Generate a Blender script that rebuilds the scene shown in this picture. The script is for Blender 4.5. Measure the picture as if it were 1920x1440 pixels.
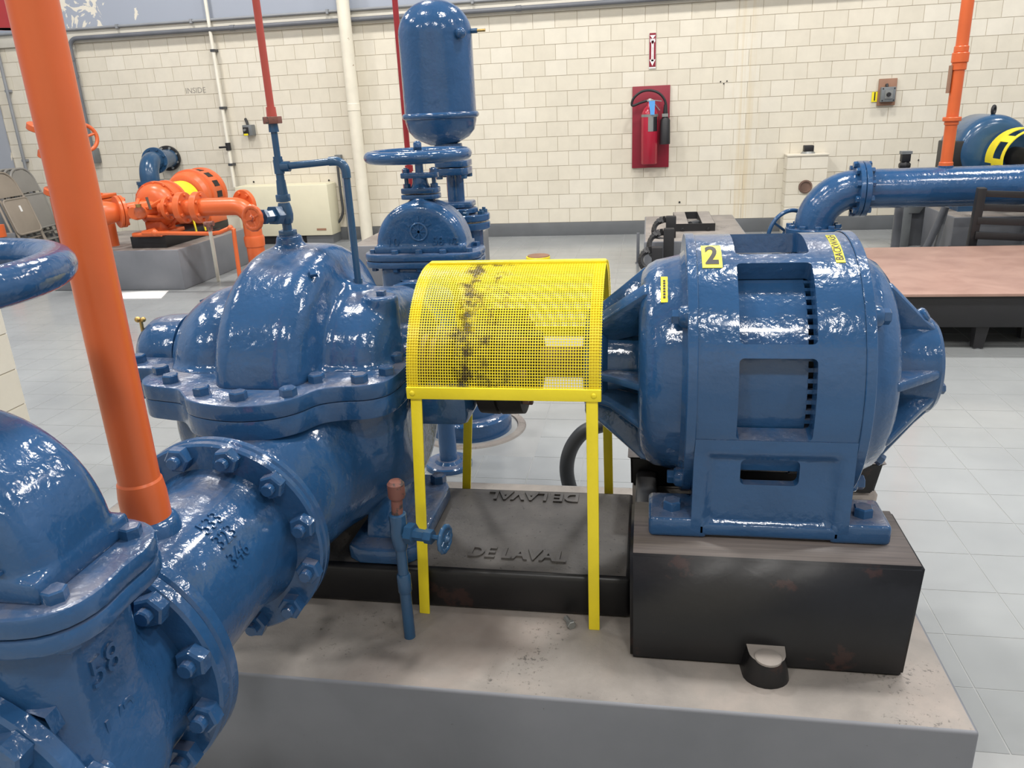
import bpy, bmesh, math, random
import numpy as np
from mathutils import Vector, Matrix
from mathutils.geometry import delaunay_2d_cdt

for o in list(bpy.data.objects):
    bpy.data.objects.remove(o)
scene = bpy.context.scene
COL = scene.collection
random.seed(7)
PI = math.pi

# ------------------------------------------------------------------ camera
CAM_H = 1.225
FPX = 1474.0
_p, _r, _y = [math.radians(a) for a in (19.395, 2.677, -10.19)]
_f = np.array([math.sin(_y)*math.cos(_p), math.cos(_y)*math.cos(_p), -math.sin(_p)])
_rt = np.array([math.cos(_y), -math.sin(_y), 0.0])
_dn = np.cross(_f, _rt)
_R = np.array([math.cos(_r)*_rt+math.sin(_r)*_dn, -math.sin(_r)*_rt+math.cos(_r)*_dn, _f])
cam_d = bpy.data.cameras.new('camera')
cam_d.sensor_width = 36.0
cam_d.lens = FPX/1920*36.0
cam_d.clip_start = 0.02
cam = bpy.data.objects.new('camera', cam_d)
COL.objects.link(cam)
cam.matrix_world = Matrix(((_R[0][0], -_R[1][0], -_R[2][0], 0), (_R[0][1], -_R[1][1], -_R[2][1], 0),
                           (_R[0][2], -_R[1][2], -_R[2][2], CAM_H), (0, 0, 0, 1)))
scene.camera = cam

# ------------------------------------------------------------------ world, lights, exposure
world = bpy.data.worlds.new('world')
scene.world = world
world.use_nodes = True
world.node_tree.nodes['Background'].inputs[0].default_value = (0.9, 0.95, 1.0, 1)
world.node_tree.nodes['Background'].inputs[1].default_value = 0.15
vs = scene.view_settings
vs.view_transform = 'Standard'
vs.look = 'None'
vs.gamma = 1.0
vs.use_curve_mapping = False
vs.exposure = 0.0

def area_light(name, loc, size, power, color=(1.0, 0.97, 0.93), rot=(0, 0, 0)):
    l = bpy.data.lights.new(name, 'AREA')
    l.shape = 'RECTANGLE'
    l.size, l.size_y = size
    l.energy = power
    l.color = color
    o = bpy.data.objects.new(name, l)
    COL.objects.link(o)
    o.location = loc
    o.rotation_euler = rot
    return o

ROOM_X0, ROOM_X1, ROOM_Y0, WALL_Y, ROOM_H = -6.765, 5.2, -4.0, 7.83, 5.6
LAMP_P = 92
for lx in (-4.9, -2.0, 0.9, 3.8):
    for ly in (-1.8, 2.2, 5.6):
        area_light('ceiling_lamp', (lx, ly, 4.8), (0.5, 0.4), LAMP_P*(0.75 if ly < 0 else 1.03))

# ------------------------------------------------------------------ helpers: pixels of the 1920x1440 frame to points at a given depth
def ray(x, y):
    return _R.T @ np.array([(x-960)/FPX, (y-720)/FPX, 1.0])
def onY(x, y, Y):
    d = ray(x, y); k = Y/d[1]
    return Vector((d[0]*k, Y, CAM_H+d[2]*k))
def onZ(x, y, Z):
    d = ray(x, y); k = (Z-CAM_H)/d[2]
    return Vector((d[0]*k, d[1]*k, Z))
def onX(x, y, X):
    d = ray(x, y); k = X/d[0]
    return Vector((X, d[1]*k, CAM_H+d[2]*k))
def project(P):
    v = _R @ (np.array(P, float)-np.array([0, 0, CAM_H]))
    return 960+FPX*v[0]/v[2], 720+FPX*v[1]/v[2], v[2]

# ------------------------------------------------------------------ materials
def srgb(r, g, b):
    f = lambda c: c/12.92 if c <= 0.04045 else ((c+0.055)/1.055)**2.4
    return (f(r/255), f(g/255), f(b/255), 1)

def new_mat(name):
    m = bpy.data.materials.new(name)
    m.use_nodes = True
    nt = m.node_tree
    return m, nt, nt.nodes['Principled BSDF']

def noise(nt, scale, detail=3, rough=0.55, dist=0.0, vec=None):
    n = nt.nodes.new('ShaderNodeTexNoise')
    n.inputs['Scale'].default_value = scale
    n.inputs['Detail'].default_value = detail
    n.inputs['Roughness'].default_value = rough
    n.inputs['Distortion'].default_value = dist
    if vec is None:
        tc = nt.nodes.new('ShaderNodeNewGeometry')
        nt.links.new(tc.outputs['Position'], n.inputs['Vector'])
    else:
        nt.links.new(vec, n.inputs['Vector'])
    return n

def ramp(nt, src, stops):
    r = nt.nodes.new('ShaderNodeValToRGB')
    while len(r.color_ramp.elements) < len(stops):
        r.color_ramp.elements.new(0.5)
    for e, (p, c) in zip(r.color_ramp.elements, stops):
        e.position = p
        e.color = c if len(c) == 4 else (*c, 1)
    nt.links.new(src, r.inputs[0])
    return r

def mixc(nt, fac, a, b, mode='MIX'):
    m = nt.nodes.new('ShaderNodeMix')
    m.data_type = 'RGBA'
    m.blend_type = mode
    for sock, v in ((m.inputs[0], fac), (m.inputs[6], a), (m.inputs[7], b)):
        if hasattr(v, 'is_output'):
            nt.links.new(v, sock)
        elif isinstance(v, (int, float)):
            sock.default_value = v
        else:
            sock.default_value = v
    return m.outputs[2]

def paint(name, col, rough=0.25, bump=0.25, scale=70, var=0.25, wear=None, coat=0.0, dust=0.0, spec=0.5):
    """brush painted metal: colour, slight unevenness, lumpy film"""
    m, nt, b = new_mat(name)
    n = noise(nt, 6, 4)
    lo = tuple(c*(1-var) for c in col[:3])+(1,)
    hi = tuple(min(1, c*(1+var)) for c in col[:3])+(1,)
    r = ramp(nt, n.outputs[0], [(0.3, lo), (0.7, hi)])
    c = r.outputs[0]
    if wear:
        n2 = noise(nt, wear[1], 6, 0.65)
        r2 = ramp(nt, n2.outputs[0], [(wear[2], (0, 0, 0)), (wear[2]+0.03, (1, 1, 1))])
        c = mixc(nt, r2.outputs[0], c, wear[0])
    b.inputs['Roughness'].default_value = rough
    if dust:   # settled dust on level tops
        g = nt.nodes.new('ShaderNodeNewGeometry')
        sp = nt.nodes.new('ShaderNodeSeparateXYZ'); nt.links.new(g.outputs['True Normal'], sp.inputs[0])
        mr = nt.nodes.new('ShaderNodeMapRange'); mr.inputs[1].default_value = 0.86; mr.inputs[2].default_value = 0.985
        nt.links.new(sp.outputs[2], mr.inputs[0])
        nd = noise(nt, 11, 5, 0.65)
        rd = ramp(nt, nd.outputs[0], [(0.35, (0, 0, 0)), (0.65, (1, 1, 1))])
        mu = nt.nodes.new('ShaderNodeMath'); mu.operation = 'MULTIPLY'
        nt.links.new(mr.outputs[0], mu.inputs[0]); nt.links.new(rd.outputs[0], mu.inputs[1])
        mu2 = nt.nodes.new('ShaderNodeMath'); mu2.operation = 'MULTIPLY'; mu2.inputs[1].default_value = dust
        nt.links.new(mu.outputs[0], mu2.inputs[0])
        c = mixc(nt, mu2.outputs[0], c, srgb(128, 118, 112))
        mr2 = nt.nodes.new('ShaderNodeMapRange'); mr2.inputs[3].default_value = rough; mr2.inputs[4].default_value = 0.6
        nt.links.new(mu2.outputs[0], mr2.inputs[0]); nt.links.new(mr2.outputs[0], b.inputs['Roughness'])
    nt.links.new(c, b.inputs['Base Color'])
    b.inputs['Specular IOR Level'].default_value = spec
    b.inputs['Coat Weight'].default_value = coat
    b.inputs['Coat Roughness'].default_value = 0.08
    if bump:
        n1 = noise(nt, scale, 2, 0.5, 0.3)
        n3 = noise(nt, scale*0.2, 2, 0.5)
        bp = nt.nodes.new('ShaderNodeBump')
        bp.inputs['Strength'].default_value = 1.0
        bp.inputs['Distance'].default_value = bump*0.0010
        nt.links.new(n1.outputs[0], bp.inputs['Height'])
        bp2 = nt.nodes.new('ShaderNodeBump')
        bp2.inputs['Strength'].default_value = 1.0
        bp2.inputs['Distance'].default_value = bump*0.0040
        nt.links.new(n3.outputs[0], bp2.inputs['Height'])
        nt.links.new(bp2.outputs[0], bp.inputs['Normal'])
        nt.links.new(bp.outputs[0], b.inputs['Normal'])
    return m

M = {}
M['blue'] = paint('blue_gloss_paint', srgb(41, 80, 122), 0.15, 0.85, 105, 0.12, coat=0.25, dust=0.5)
M['blue_dusty'] = M['blue']
M['blue_small'] = paint('blue_gloss_paint_thin', srgb(44, 80, 114), 0.22, 0.3, 110, 0.12, coat=0.1)
M['orange'] = paint('orange_gloss_paint', srgb(213, 101, 52), 0.33, 0.12, 40, 0.06)
M['red_pipe'] = paint('faded_red_paint', srgb(186, 82, 72), 0.4, 0.1, 60, 0.1)
M['dark_red'] = paint('dark_red_paint', srgb(150, 38, 44), 0.4, 0.1, 60, 0.1)
M['rust_red'] = paint('rusty_red_iron', srgb(122, 78, 68), 0.6, 0.3, 120, 0.3, wear=(srgb(70, 60, 58), 40, 0.56))
M['yellow'] = paint('yellow_enamel', srgb(248, 226, 44), 0.35, 0.3, 160, 0.08, wear=(srgb(120, 90, 30), 55, 0.71))
M['black'] = paint('black_iron_paint', srgb(15, 15, 18), 0.38, 0.3, 60, 0.3, wear=(srgb(44, 28, 26), 9, 0.6))
M['black_plain'] = paint('black_satin', srgb(30, 30, 33), 0.5, 0.1, 80, 0.2)
M['steel'] = paint('galvanised_steel', srgb(150, 152, 150), 0.4, 0.1, 90, 0.15)
M['steel'].node_tree.nodes['Principled BSDF'].inputs['Metallic'].default_value = 0.6
M['conduit'] = paint('grey_conduit_paint', srgb(140, 143, 147), 0.45, 0.05, 80, 0.1)
M['conduit_dark'] = paint('dark_grey_conduit', srgb(105, 108, 114), 0.45, 0.05, 80, 0.1)
M['brown_iron'] = paint('rusty_shaft', srgb(112, 88, 76), 0.55, 0.3, 100, 0.4)
M['dark_iron'] = paint('greasy_dark_iron', srgb(24, 21, 19), 0.6, 0.3, 100, 0.4)
M['brass'] = paint('brass', srgb(190, 160, 100), 0.3, 0.1, 100, 0.2)
M['brass'].node_tree.nodes['Principled BSDF'].inputs['Metallic'].default_value = 0.9
M['white_paint'] = paint('white_paint', srgb(232, 228, 214), 0.45, 0.08, 60, 0.05)
M['cream'] = paint('cream_enamel', srgb(221, 216, 190), 0.45, 0.05, 60, 0.03)
M['pencil'] = paint('pencil_grey', srgb(150, 145, 136), 0.7, 0, var=0.1)
M['ink'] = paint('black_ink', srgb(22, 22, 24), 0.5, 0, var=0.05)
M['rubber'] = paint('dark_grey_rubber', srgb(66, 68, 71), 0.5, 0.1, 60, 0.1)
M['grey_metal'] = paint('grey_metal', srgb(112, 116, 118), 0.5, 0.1, 60, 0.12)
M['beige_metal'] = paint('beige_metal', srgb(150, 140, 128), 0.4, 0.05, 60, 0.06)
M['taupe_metal'] = paint('taupe_metal', srgb(140, 138, 134), 0.4, 0.05, 60, 0.06)
M['wood_plate'] = paint('brown_wood', srgb(150, 112, 90), 0.6, 0.1, 60, 0.15)
M['white'] = paint('white_print', srgb(240, 240, 238), 0.5, 0, var=0.02)
M['sticker_yellow'] = paint('yellow_sticker', srgb(245, 228, 40), 0.4, 0.08, 160, 0.06)
M['red_board'] = paint('red_board', srgb(136, 28, 48), 0.4, 0.05, 80, 0.05)
M['red_tank'] = paint('red_enamel', srgb(172, 36, 58), 0.25, 0.0, var=0.04)

def concrete_mats():
    m, nt, b = new_mat('grey_pad_paint')
    n = noise(nt, 3.5, 5)
    n2 = noise(nt, 45, 4, 0.7)
    r = ramp(nt, n.outputs[0], [(0.3, srgb(108, 111, 117)), (0.72, srgb(122, 124, 130))])
    r2 = ramp(nt, n2.outputs[0], [(0.7, (0, 0, 0)), (0.74, (1, 1, 1))])
    c = mixc(nt, r2.outputs[0], r.outputs[0], srgb(72, 72, 74))
    nt.links.new(c, b.inputs['Base Color'])
    b.inputs['Roughness'].default_value = 0.42
    bp = nt.nodes.new('ShaderNodeBump'); bp.inputs['Strength'].default_value = 0.12; bp.inputs['Distance'].default_value = 0.004
    nt.links.new(n.outputs[0], bp.inputs['Height']); nt.links.new(bp.outputs[0], b.inputs['Normal'])
    M['pad_side'] = m
    # dusty worn pad top: brownish dust, dark oil spots, scuffs
    m, nt, b = new_mat('dusty_pad_top')
    n = noise(nt, 5, 6, 0.62, 0.4)
    r = ramp(nt, n.outputs[0], [(0.28, srgb(120, 115, 111)), (0.5, srgb(142, 136, 130)), (0.75, srgb(162, 151, 143))])
    n2 = noise(nt, 90, 5, 0.75)
    n4 = noise(nt, 3.3, 3, 0.6)
    mul = nt.nodes.new('ShaderNodeMath'); mul.operation = 'MULTIPLY'
    nt.links.new(n2.outputs[0], mul.inputs[0]); nt.links.new(n4.outputs[0], mul.inputs[1])
    r2 = ramp(nt, mul.outputs[0], [(0.335, (0, 0, 0)), (0.40, (0.8, 0.8, 0.8))])
    c = mixc(nt, r2.outputs[0], r.outputs[0], srgb(70, 66, 64))
    n5 = noise(nt, 2.1, 4, 0.6, 0.8)
    r5 = ramp(nt, n5.outputs[0], [(0.52, (0, 0, 0)), (0.7, (0.55, 0.55, 0.55))])
    c = mixc(nt, r5.outputs[0], c, srgb(116, 104, 98))
    nt.links.new(c, b.inputs['Base Color'])
    b.inputs['Roughness'].default_value = 0.6
    bp = nt.nodes.new('ShaderNodeBump'); bp.inputs['Strength'].default_value = 0.25; bp.inputs['Distance'].default_value = 0.003
    nt.links.new(n2.outputs[0], bp.inputs['Height']); nt.links.new(bp.outputs[0], b.inputs['Normal'])
    M['pad_top'] = m
    # dusty cast iron bedplate top with black specks
    m, nt, b = new_mat('dusty_bedplate')
    n = noise(nt, 9, 5, 0.6, 0.3)
    r = ramp(nt, n.outputs[0], [(0.3, srgb(66, 64, 63)), (0.7, srgb(98, 94, 91))])
    n2 = noise(nt, 110, 3, 0.6)
    r2 = ramp(nt, n2.outputs[0], [(0.66, (0, 0, 0)), (0.7, (1, 1, 1))])
    c = mixc(nt, r2.outputs[0], r.outputs[0], srgb(30, 29, 29))
    nt.links.new(c, b.inputs['Base Color'])
    b.inputs['Roughness'].default_value = 0.5
    bp = nt.nodes.new('ShaderNodeBump'); bp.inputs['Strength'].default_value = 0.3; bp.inputs['Distance'].default_value = 0.003
    nt.links.new(n2.outputs[0], bp.inputs['Height']); nt.links.new(bp.outputs[0], b.inputs['Normal'])
    M['bed_top'] = m
    # worn, brushed top of the motor block
    m, nt, b = new_mat('worn_block_top')
    mp = nt.nodes.new('ShaderNodeMapping'); mp.inputs['Scale'].default_value = (3, 90, 20)
    g = nt.nodes.new('ShaderNodeNewGeometry'); nt.links.new(g.outputs['Position'], mp.inputs[0])
    n = noise(nt, 1.5, 4, 0.6, 0.2, mp.outputs[0])
    r = ramp(nt, n.outputs[0], [(0.3, srgb(92, 86, 84)), (0.7, srgb(122, 113, 108))])
    nt.links.new(r.outputs[0], b.inputs['Base Color'])
    b.inputs['Roughness'].default_value = 0.42
    M['block_top'] = m
    # floor paint
    m, nt, b = new_mat('grey_floor_paint')
    n = noise(nt, 1.3, 4, 0.6)
    r = ramp(nt, n.outputs[0], [(0.3, srgb(138, 141, 142)), (0.7, srgb(158, 161, 161))])
    n2 = noise(nt, 55, 3, 0.7)
    r2 = ramp(nt, n2.outputs[0], [(0.74, (0, 0, 0)), (0.76, (0.6, 0.6, 0.6))])
    c = mixc(nt, r2.outputs[0], r.outputs[0], srgb(120, 120, 120))
    nt.links.new(c, b.inputs['Base Color'])
    b.inputs['Roughness'].default_value = 0.16
    n3 = noise(nt, 26, 2, 0.5, 0.4)
    bp = nt.nodes.new('ShaderNodeBump'); bp.inputs['Strength'].default_value = 0.12; bp.inputs['Distance'].default_value = 0.004
    nt.links.new(n3.outputs[0], bp.inputs['Height']); nt.links.new(bp.outputs[0], b.inputs['Normal'])
    M['floor'] = m
    m = paint('floor_joint', srgb(150, 152, 152), 0.3, 0.05, 60, 0.08); M['floor_joint'] = m
    # glazed wall tile, tone varies from tile to tile
    m, nt, b = new_mat('cream_glazed_tile')
    at = nt.nodes.new('ShaderNodeAttribute'); at.attribute_name = 'tone'; at.attribute_type = 'GEOMETRY'
    oi = nt.nodes.new('ShaderNodeObjectInfo')
    ad = nt.nodes.new('ShaderNodeMath'); ad.operation = 'ADD'
    nt.links.new(at.outputs['Fac'], ad.inputs[0]); nt.links.new(oi.outputs['Random'], ad.inputs[1])
    fr = nt.nodes.new('ShaderNodeMath'); fr.operation = 'FRACT'; nt.links.new(ad.outputs[0], fr.inputs[0])
    r = ramp(nt, fr.outputs[0], [(0.0, srgb(219, 212, 195)), (0.5, srgb(223, 216, 199)), (1.0, srgb(227, 221, 206))])
    n = noise(nt, 9, 4, 0.6)
    r2 = ramp(nt, n.outputs[0], [(0.3, (0.93, 0.93, 0.93)), (0.7, (1, 1, 1))])
    c = mixc(nt, 1.0, r.outputs[0], r2.outputs[0], 'MULTIPLY')
    # rusty drip streaks running down near the fire extinguisher
    g = nt.nodes.new('ShaderNodeNewGeometry')
    mp = nt.nodes.new('ShaderNodeMapping'); mp.inputs['Scale'].default_value = (14, 1, 0.25)
    nt.links.new(g.outputs['Position'], mp.inputs[0])
    ns = noise(nt, 3.0, 3, 0.6, 0, mp.outputs[0])
    sp = nt.nodes.new('ShaderNodeSeparateXYZ'); nt.links.new(g.outputs['Position'], sp.inputs[0])
    rx = nt.nodes.new('ShaderNodeMapRange'); rx.inputs[1].default_value = 0.72; rx.inputs[2].default_value = 0.85
    nt.links.new(sp.outputs[0], rx.inputs[0])
    rx2 = nt.nodes.new('ShaderNodeMapRange'); rx2.inputs[1].default_value = 1.02; rx2.inputs[2].default_value = 0.9
    nt.links.new(sp.outputs[0], rx2.inputs[0])
    mm = nt.nodes.new('ShaderNodeMath'); mm.operation = 'MULTIPLY'
    nt.links.new(rx.outputs[0], mm.inputs[0]); nt.links.new(rx2.outputs[0], mm.inputs[1])
    rs = ramp(nt, ns.outputs[0], [(0.45, (0, 0, 0)), (0.75, (0.6, 0.6, 0.6))])
    mm2 = nt.nodes.new('ShaderNodeMath'); mm2.operation = 'MULTIPLY'
    nt.links.new(mm.outputs[0], mm2.inputs[0]); nt.links.new(rs.outputs[0], mm2.inputs[1])
    c = mixc(nt, mm2.outputs[0], c, srgb(202, 178, 128))
    nt.links.new(c, b.inputs['Base Color'])
    b.inputs['Roughness'].default_value = 0.3
    M['tile'] = m
    M['grout'] = paint('tile_grout', srgb(200, 192, 176), 0.8, 0.1, 90, 0.1)
    # blue grey wall with peeling paint
    m, nt, b = new_mat('blue_grey_wall')
    n = noise(nt, 3.6, 6, 0.6, 0.8)
    sp = nt.nodes.new('ShaderNodeSeparateXYZ'); g = nt.nodes.new('ShaderNodeNewGeometry'); nt.links.new(g.outputs['Position'], sp.inputs[0])
    rx = nt.nodes.new('ShaderNodeMapRange'); rx.inputs[1].default_value = -4.7; rx.inputs[2].default_value = -5.3
    nt.links.new(sp.outputs[0], rx.inputs[0])
    rx3 = nt.nodes.new('ShaderNodeMapRange'); rx3.inputs[1].default_value = -6.5; rx3.inputs[2].default_value = -6.1
    nt.links.new(sp.outputs[0], rx3.inputs[0])
    rxm = nt.nodes.new('ShaderNodeMath'); rxm.operation = 'MULTIPLY'
    nt.links.new(rx.outputs[0], rxm.inputs[0]); nt.links.new(rx3.outputs[0], rxm.inputs[1])
    rx = rxm
    ad = nt.nodes.new('ShaderNodeMath'); ad.operation = 'MULTIPLY_ADD'; ad.inputs[1].default_value = 0.16
    nt.links.new(rx.outputs[0], ad.inputs[0]); nt.links.new(n.outputs[0], ad.inputs[2])
    r = ramp(nt, ad.outputs[0], [(0.69, (0, 0, 0)), (0.70, (1, 1, 1))])
    c = mixc(nt, r.outputs[0], srgb(160, 167, 180), srgb(226, 220, 205))
    nt.links.new(c, b.inputs['Base Color'])
    b.inputs['Roughness'].default_value = 0.5
    M['blue_wall'] = m
    M['baseboard'] = paint('dark_grey_base_tile', srgb(104, 107, 110), 0.3, 0.05, 60, 0.08)
    M['plaster'] = paint('pale_plaster', srgb(214, 209, 196), 0.6, 0.05, 40, 0.05)
    M['ceiling'] = paint('ceiling_paint', srgb(200, 202, 205), 0.7, 0.0, var=0.03)
    # brown table top
    m, nt, b = new_mat('brown_table_top')
    n = noise(nt, 4, 5, 0.6, 0.5)
    r = ramp(nt, n.outputs[0], [(0.3, srgb(146, 114, 102)), (0.7, srgb(172, 140, 126))])
    nt.links.new(r.outputs[0], b.inputs['Base Color']); b.inputs['Roughness'].default_value = 0.4
    M['table'] = m
    m = paint('stained_white_pipe', srgb(228, 222, 204), 0.5, 0.15, 40, 0.06, wear=(srgb(140, 108, 76), 14, 0.66)); M['white_column'] = m
concrete_mats()

def grimy_shaded_mesh_mat():
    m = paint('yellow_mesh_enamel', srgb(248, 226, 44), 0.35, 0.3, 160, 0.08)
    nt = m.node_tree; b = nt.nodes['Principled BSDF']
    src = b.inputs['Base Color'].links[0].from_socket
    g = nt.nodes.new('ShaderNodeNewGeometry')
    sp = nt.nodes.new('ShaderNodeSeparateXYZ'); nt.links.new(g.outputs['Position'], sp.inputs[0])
    # ring of greasy grime around the hood, widened to paint in shade from inside
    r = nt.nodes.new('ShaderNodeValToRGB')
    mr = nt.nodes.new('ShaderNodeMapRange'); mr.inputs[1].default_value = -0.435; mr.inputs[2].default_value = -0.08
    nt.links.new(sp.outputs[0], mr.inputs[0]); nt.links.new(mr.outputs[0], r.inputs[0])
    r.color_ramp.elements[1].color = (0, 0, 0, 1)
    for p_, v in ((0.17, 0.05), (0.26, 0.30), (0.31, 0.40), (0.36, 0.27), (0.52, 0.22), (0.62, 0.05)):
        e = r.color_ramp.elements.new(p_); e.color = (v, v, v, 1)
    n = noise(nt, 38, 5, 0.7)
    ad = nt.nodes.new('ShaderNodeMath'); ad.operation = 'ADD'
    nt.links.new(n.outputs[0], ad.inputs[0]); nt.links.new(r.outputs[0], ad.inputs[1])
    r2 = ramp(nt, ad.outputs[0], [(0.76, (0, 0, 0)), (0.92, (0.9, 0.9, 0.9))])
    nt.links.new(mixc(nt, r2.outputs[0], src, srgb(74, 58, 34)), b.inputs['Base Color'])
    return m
M['yellow_mesh'] = grimy_shaded_mesh_mat()

# ------------------------------------------------------------------ mesh builders
ORG = {}
def link(o, parent=None, org=None):
    COL.objects.link(o)
    if parent is not None:
        o.parent = parent
        ORG[o] = ORG[parent]
    else:
        ORG[o] = Vector(org) if org is not None else Vector((0, 0, 0))
    return o

def tag(o, label=None, cat=None, group=None, kind=None):
    if label: o['label'] = label
    if cat: o['category'] = cat
    if group: o['group'] = group
    if kind: o['kind'] = kind
    return o

def thing(name, label, cat, base, group=None):
    o = bpy.data.objects.new(name, None)
    o.empty_display_size = 0.05
    link(o, None, base)
    o.location = base
    return tag(o, label, cat, group)

def frame(axis):
    """two unit vectors perpendicular to axis"""
    a = Vector(axis).normalized()
    t = Vector((0, 0, 1)) if abs(a.z) < 0.9 else Vector((1, 0, 0))
    u = a.cross(t).normalized()
    return a, u, a.cross(u).normalized()

class B:
    def __init__(s):
        s.v = []; s.f = []; s.mi = []
    def add(s, vs, fs, mi=0):
        k = len(s.v)
        s.v += [tuple(p) for p in vs]
        s.f += [tuple(i+k for i in f) for f in fs]
        s.mi += [mi]*len(fs)
        return s
    def box(s, x0, x1, y0, y1, z0, z1, mi=0):
        vs = [(x, y, z) for x in (x0, x1) for y in (y0, y1) for z in (z0, z1)]
        return s.add(vs, [(0, 1, 3, 2), (4, 6, 7, 5), (0, 4, 5, 1), (2, 3, 7, 6), (0, 2, 6, 4), (1, 5, 7, 3)], mi)
    def obox(s, c, ux, uy, uz, hx, hy, hz, mi=0):
        c, ux, uy, uz = Vector(c), Vector(ux), Vector(uy), Vector(uz)
        vs = [c+ux*x+uy*y+uz*z for x in (-hx, hx) for y in (-hy, hy) for z in (-hz, hz)]
        return s.add(vs, [(0, 1, 3, 2), (4, 6, 7, 5), (0, 4, 5, 1), (2, 3, 7, 6), (0, 2, 6, 4), (1, 5, 7, 3)], mi)
    def bar(s, p, q, w, h, up=(0, 0, 1)):
        p, q = Vector(p), Vector(q)
        a = (q-p).normalized(); u = a.cross(Vector(up)).normalized(); t = u.cross(a)
        return s.obox((p+q)/2, a, u, t, (q-p).length/2, w/2, h/2)
    def lathe(s, prof, o, axis, n=32, cap=True):
        """prof: list of (distance along axis, radius)"""
        a, u, w = frame(axis); o = Vector(o)
        k = len(s.v); m = len(prof)
        vs = []
        for d, r in prof:
            for i in range(n):
                t = 2*PI*i/n
                vs.append(o+a*d+u*(r*math.cos(t))+w*(r*math.sin(t)))
        fs = [(j*n+i, j*n+(i+1) % n, (j+1)*n+(i+1) % n, (j+1)*n+i) for j in range(m-1) for i in range(n)]
        if cap:
            if prof[0][1] > 1e-5: fs.append(tuple(range(n-1, -1, -1)))
            if prof[-1][1] > 1e-5: fs.append(tuple((m-1)*n+i for i in range(n)))
        return s.add(vs, fs)
    def cyl(s, p, q, r, r2=None, n=24, ch=0.0):
        p, q = Vector(p), Vector(q); L = (q-p).length
        r2 = r if r2 is None else r2
        if ch: prof = [(0, r-ch), (ch, r), (L-ch, r2), (L, r2-ch)]
        else: prof = [(0, r), (L, r2)]
        return s.lathe(prof, p, q-p, n)
    def tube(s, path, r, n=16, closed=False, cap=True):
        P = [Vector(p) for p in path]; m = len(P)
        rr = r if isinstance(r, (list, tuple)) else [r]*m
        T = []
        for i in range(m):
            a = P[(i+1) % m] if (closed or i < m-1) else P[i]
            b = P[i-1] if (closed or i > 0) else P[i]
            T.append((a-b).normalized())
        _, u, _ = frame(T[0])
        vs = []
        for i in range(m):
            u = (u-T[i]*u.dot(T[i])).normalized(); w = T[i].cross(u)
            for j in range(n):
                t = 2*PI*j/n
                vs.append(P[i]+u*(rr[i]*math.cos(t))+w*(rr[i]*math.sin(t)))
        mm = m if closed else m-1
        fs = [(i*n+j, i*n+(j+1) % n, ((i+1) % m)*n+(j+1) % n, ((i+1) % m)*n+j) for i in range(mm) for j in range(n)]
        if cap and not closed:
            fs += [tuple(range(n-1, -1, -1)), tuple((m-1)*n+j for j in range(n))]
        return s.add(vs, fs)
    def torus(s, c, axis, R, r, n=48, m=14, a0=0, a1=2*PI):
        a, u, w = frame(axis); c = Vector(c)
        full = abs(a1-a0-2*PI) < 1e-6
        pts = [c+u*(R*math.cos(a0+(a1-a0)*i/(n if full else n-1)))+w*(R*math.sin(a0+(a1-a0)*i/(n if full else n-1))) for i in range(n)]
        return s.tube(pts, r, m, closed=full)
    def sphere(s, c, r, n=20, m=12, sc=(1, 1, 1)):
        c = Vector(c); k = []
        vs = [c+Vector((0, 0, -r*sc[2]))]
        for j in range(1, m):
            t = PI*j/m
            for i in range(n):
                p = 2*PI*i/n
                vs.append(c+Vector((r*sc[0]*math.sin(t)*math.cos(p), r*sc[1]*math.sin(t)*math.sin(p), -r*sc[2]*math.cos(t))))
        vs.append(c+Vector((0, 0, r*sc[2])))
        fs = [(0, 1+(i+1) % n, 1+i) for i in range(n)]
        for j in range(m-2):
            fs += [(1+j*n+i, 1+j*n+(i+1) % n, 1+(j+1)*n+(i+1) % n, 1+(j+1)*n+i) for i in range(n)]
        L = len(vs)-1
        fs += [(L, 1+(m-2)*n+i, 1+(m-2)*n+(i+1) % n) for i in range(n)]
        return s.add(vs, fs)
    def prism(s, poly, o, ux, uy, uz, h0, h1, mi=0):
        """poly in the (ux,uy) plane, extruded along uz from h0 to h1; counter-clockwise"""
        o, ux, uy, uz = Vector(o), Vector(ux), Vector(uy), Vector(uz)
        n = len(poly)
        vs = [o+ux*x+uy*y+uz*h for h in (h0, h1) for x, y in poly]
        fs = [(i, (i+1) % n, n+(i+1) % n, n+i) for i in range(n)]
        fs += [tuple(range(n-1, -1, -1)), tuple(range(n, 2*n))]
        return s.add(vs, fs, mi)
    def build(s, name, mats, parent=None, bevel=0, seg=2, angle=38, smooth=True, tagd=None):
        me = bpy.data.meshes.new(name)
        org = ORG[parent] if parent is not None else Vector((0, 0, 0))
        me.from_pydata([(p[0]-org.x, p[1]-org.y, p[2]-org.z) for p in s.v], [], s.f)
        mats = mats if isinstance(mats, (list, tuple)) else [mats]
        for m in mats: me.materials.append(M[m] if isinstance(m, str) else m)
        if len(mats) > 1: me.polygons.foreach_set('material_index', s.mi)
        bm = bmesh.new(); bm.from_mesh(me)
        bmesh.ops.recalc_face_normals(bm, faces=bm.faces[:])
        if bevel:
            es = [e for e in bm.edges if len(e.link_faces) == 2 and e.calc_face_angle(0) > math.radians(32)]
            bmesh.ops.bevel(bm, geom=es, offset=bevel, segments=seg, affect='EDGES', clamp_overlap=True, profile=0.5)
        bm.to_mesh(me); bm.free()
        if smooth:
            me.shade_smooth()
            me.set_sharp_from_angle(angle=math.radians(angle))
        o = bpy.data.objects.new(name, me)
        return link(o, parent)

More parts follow.
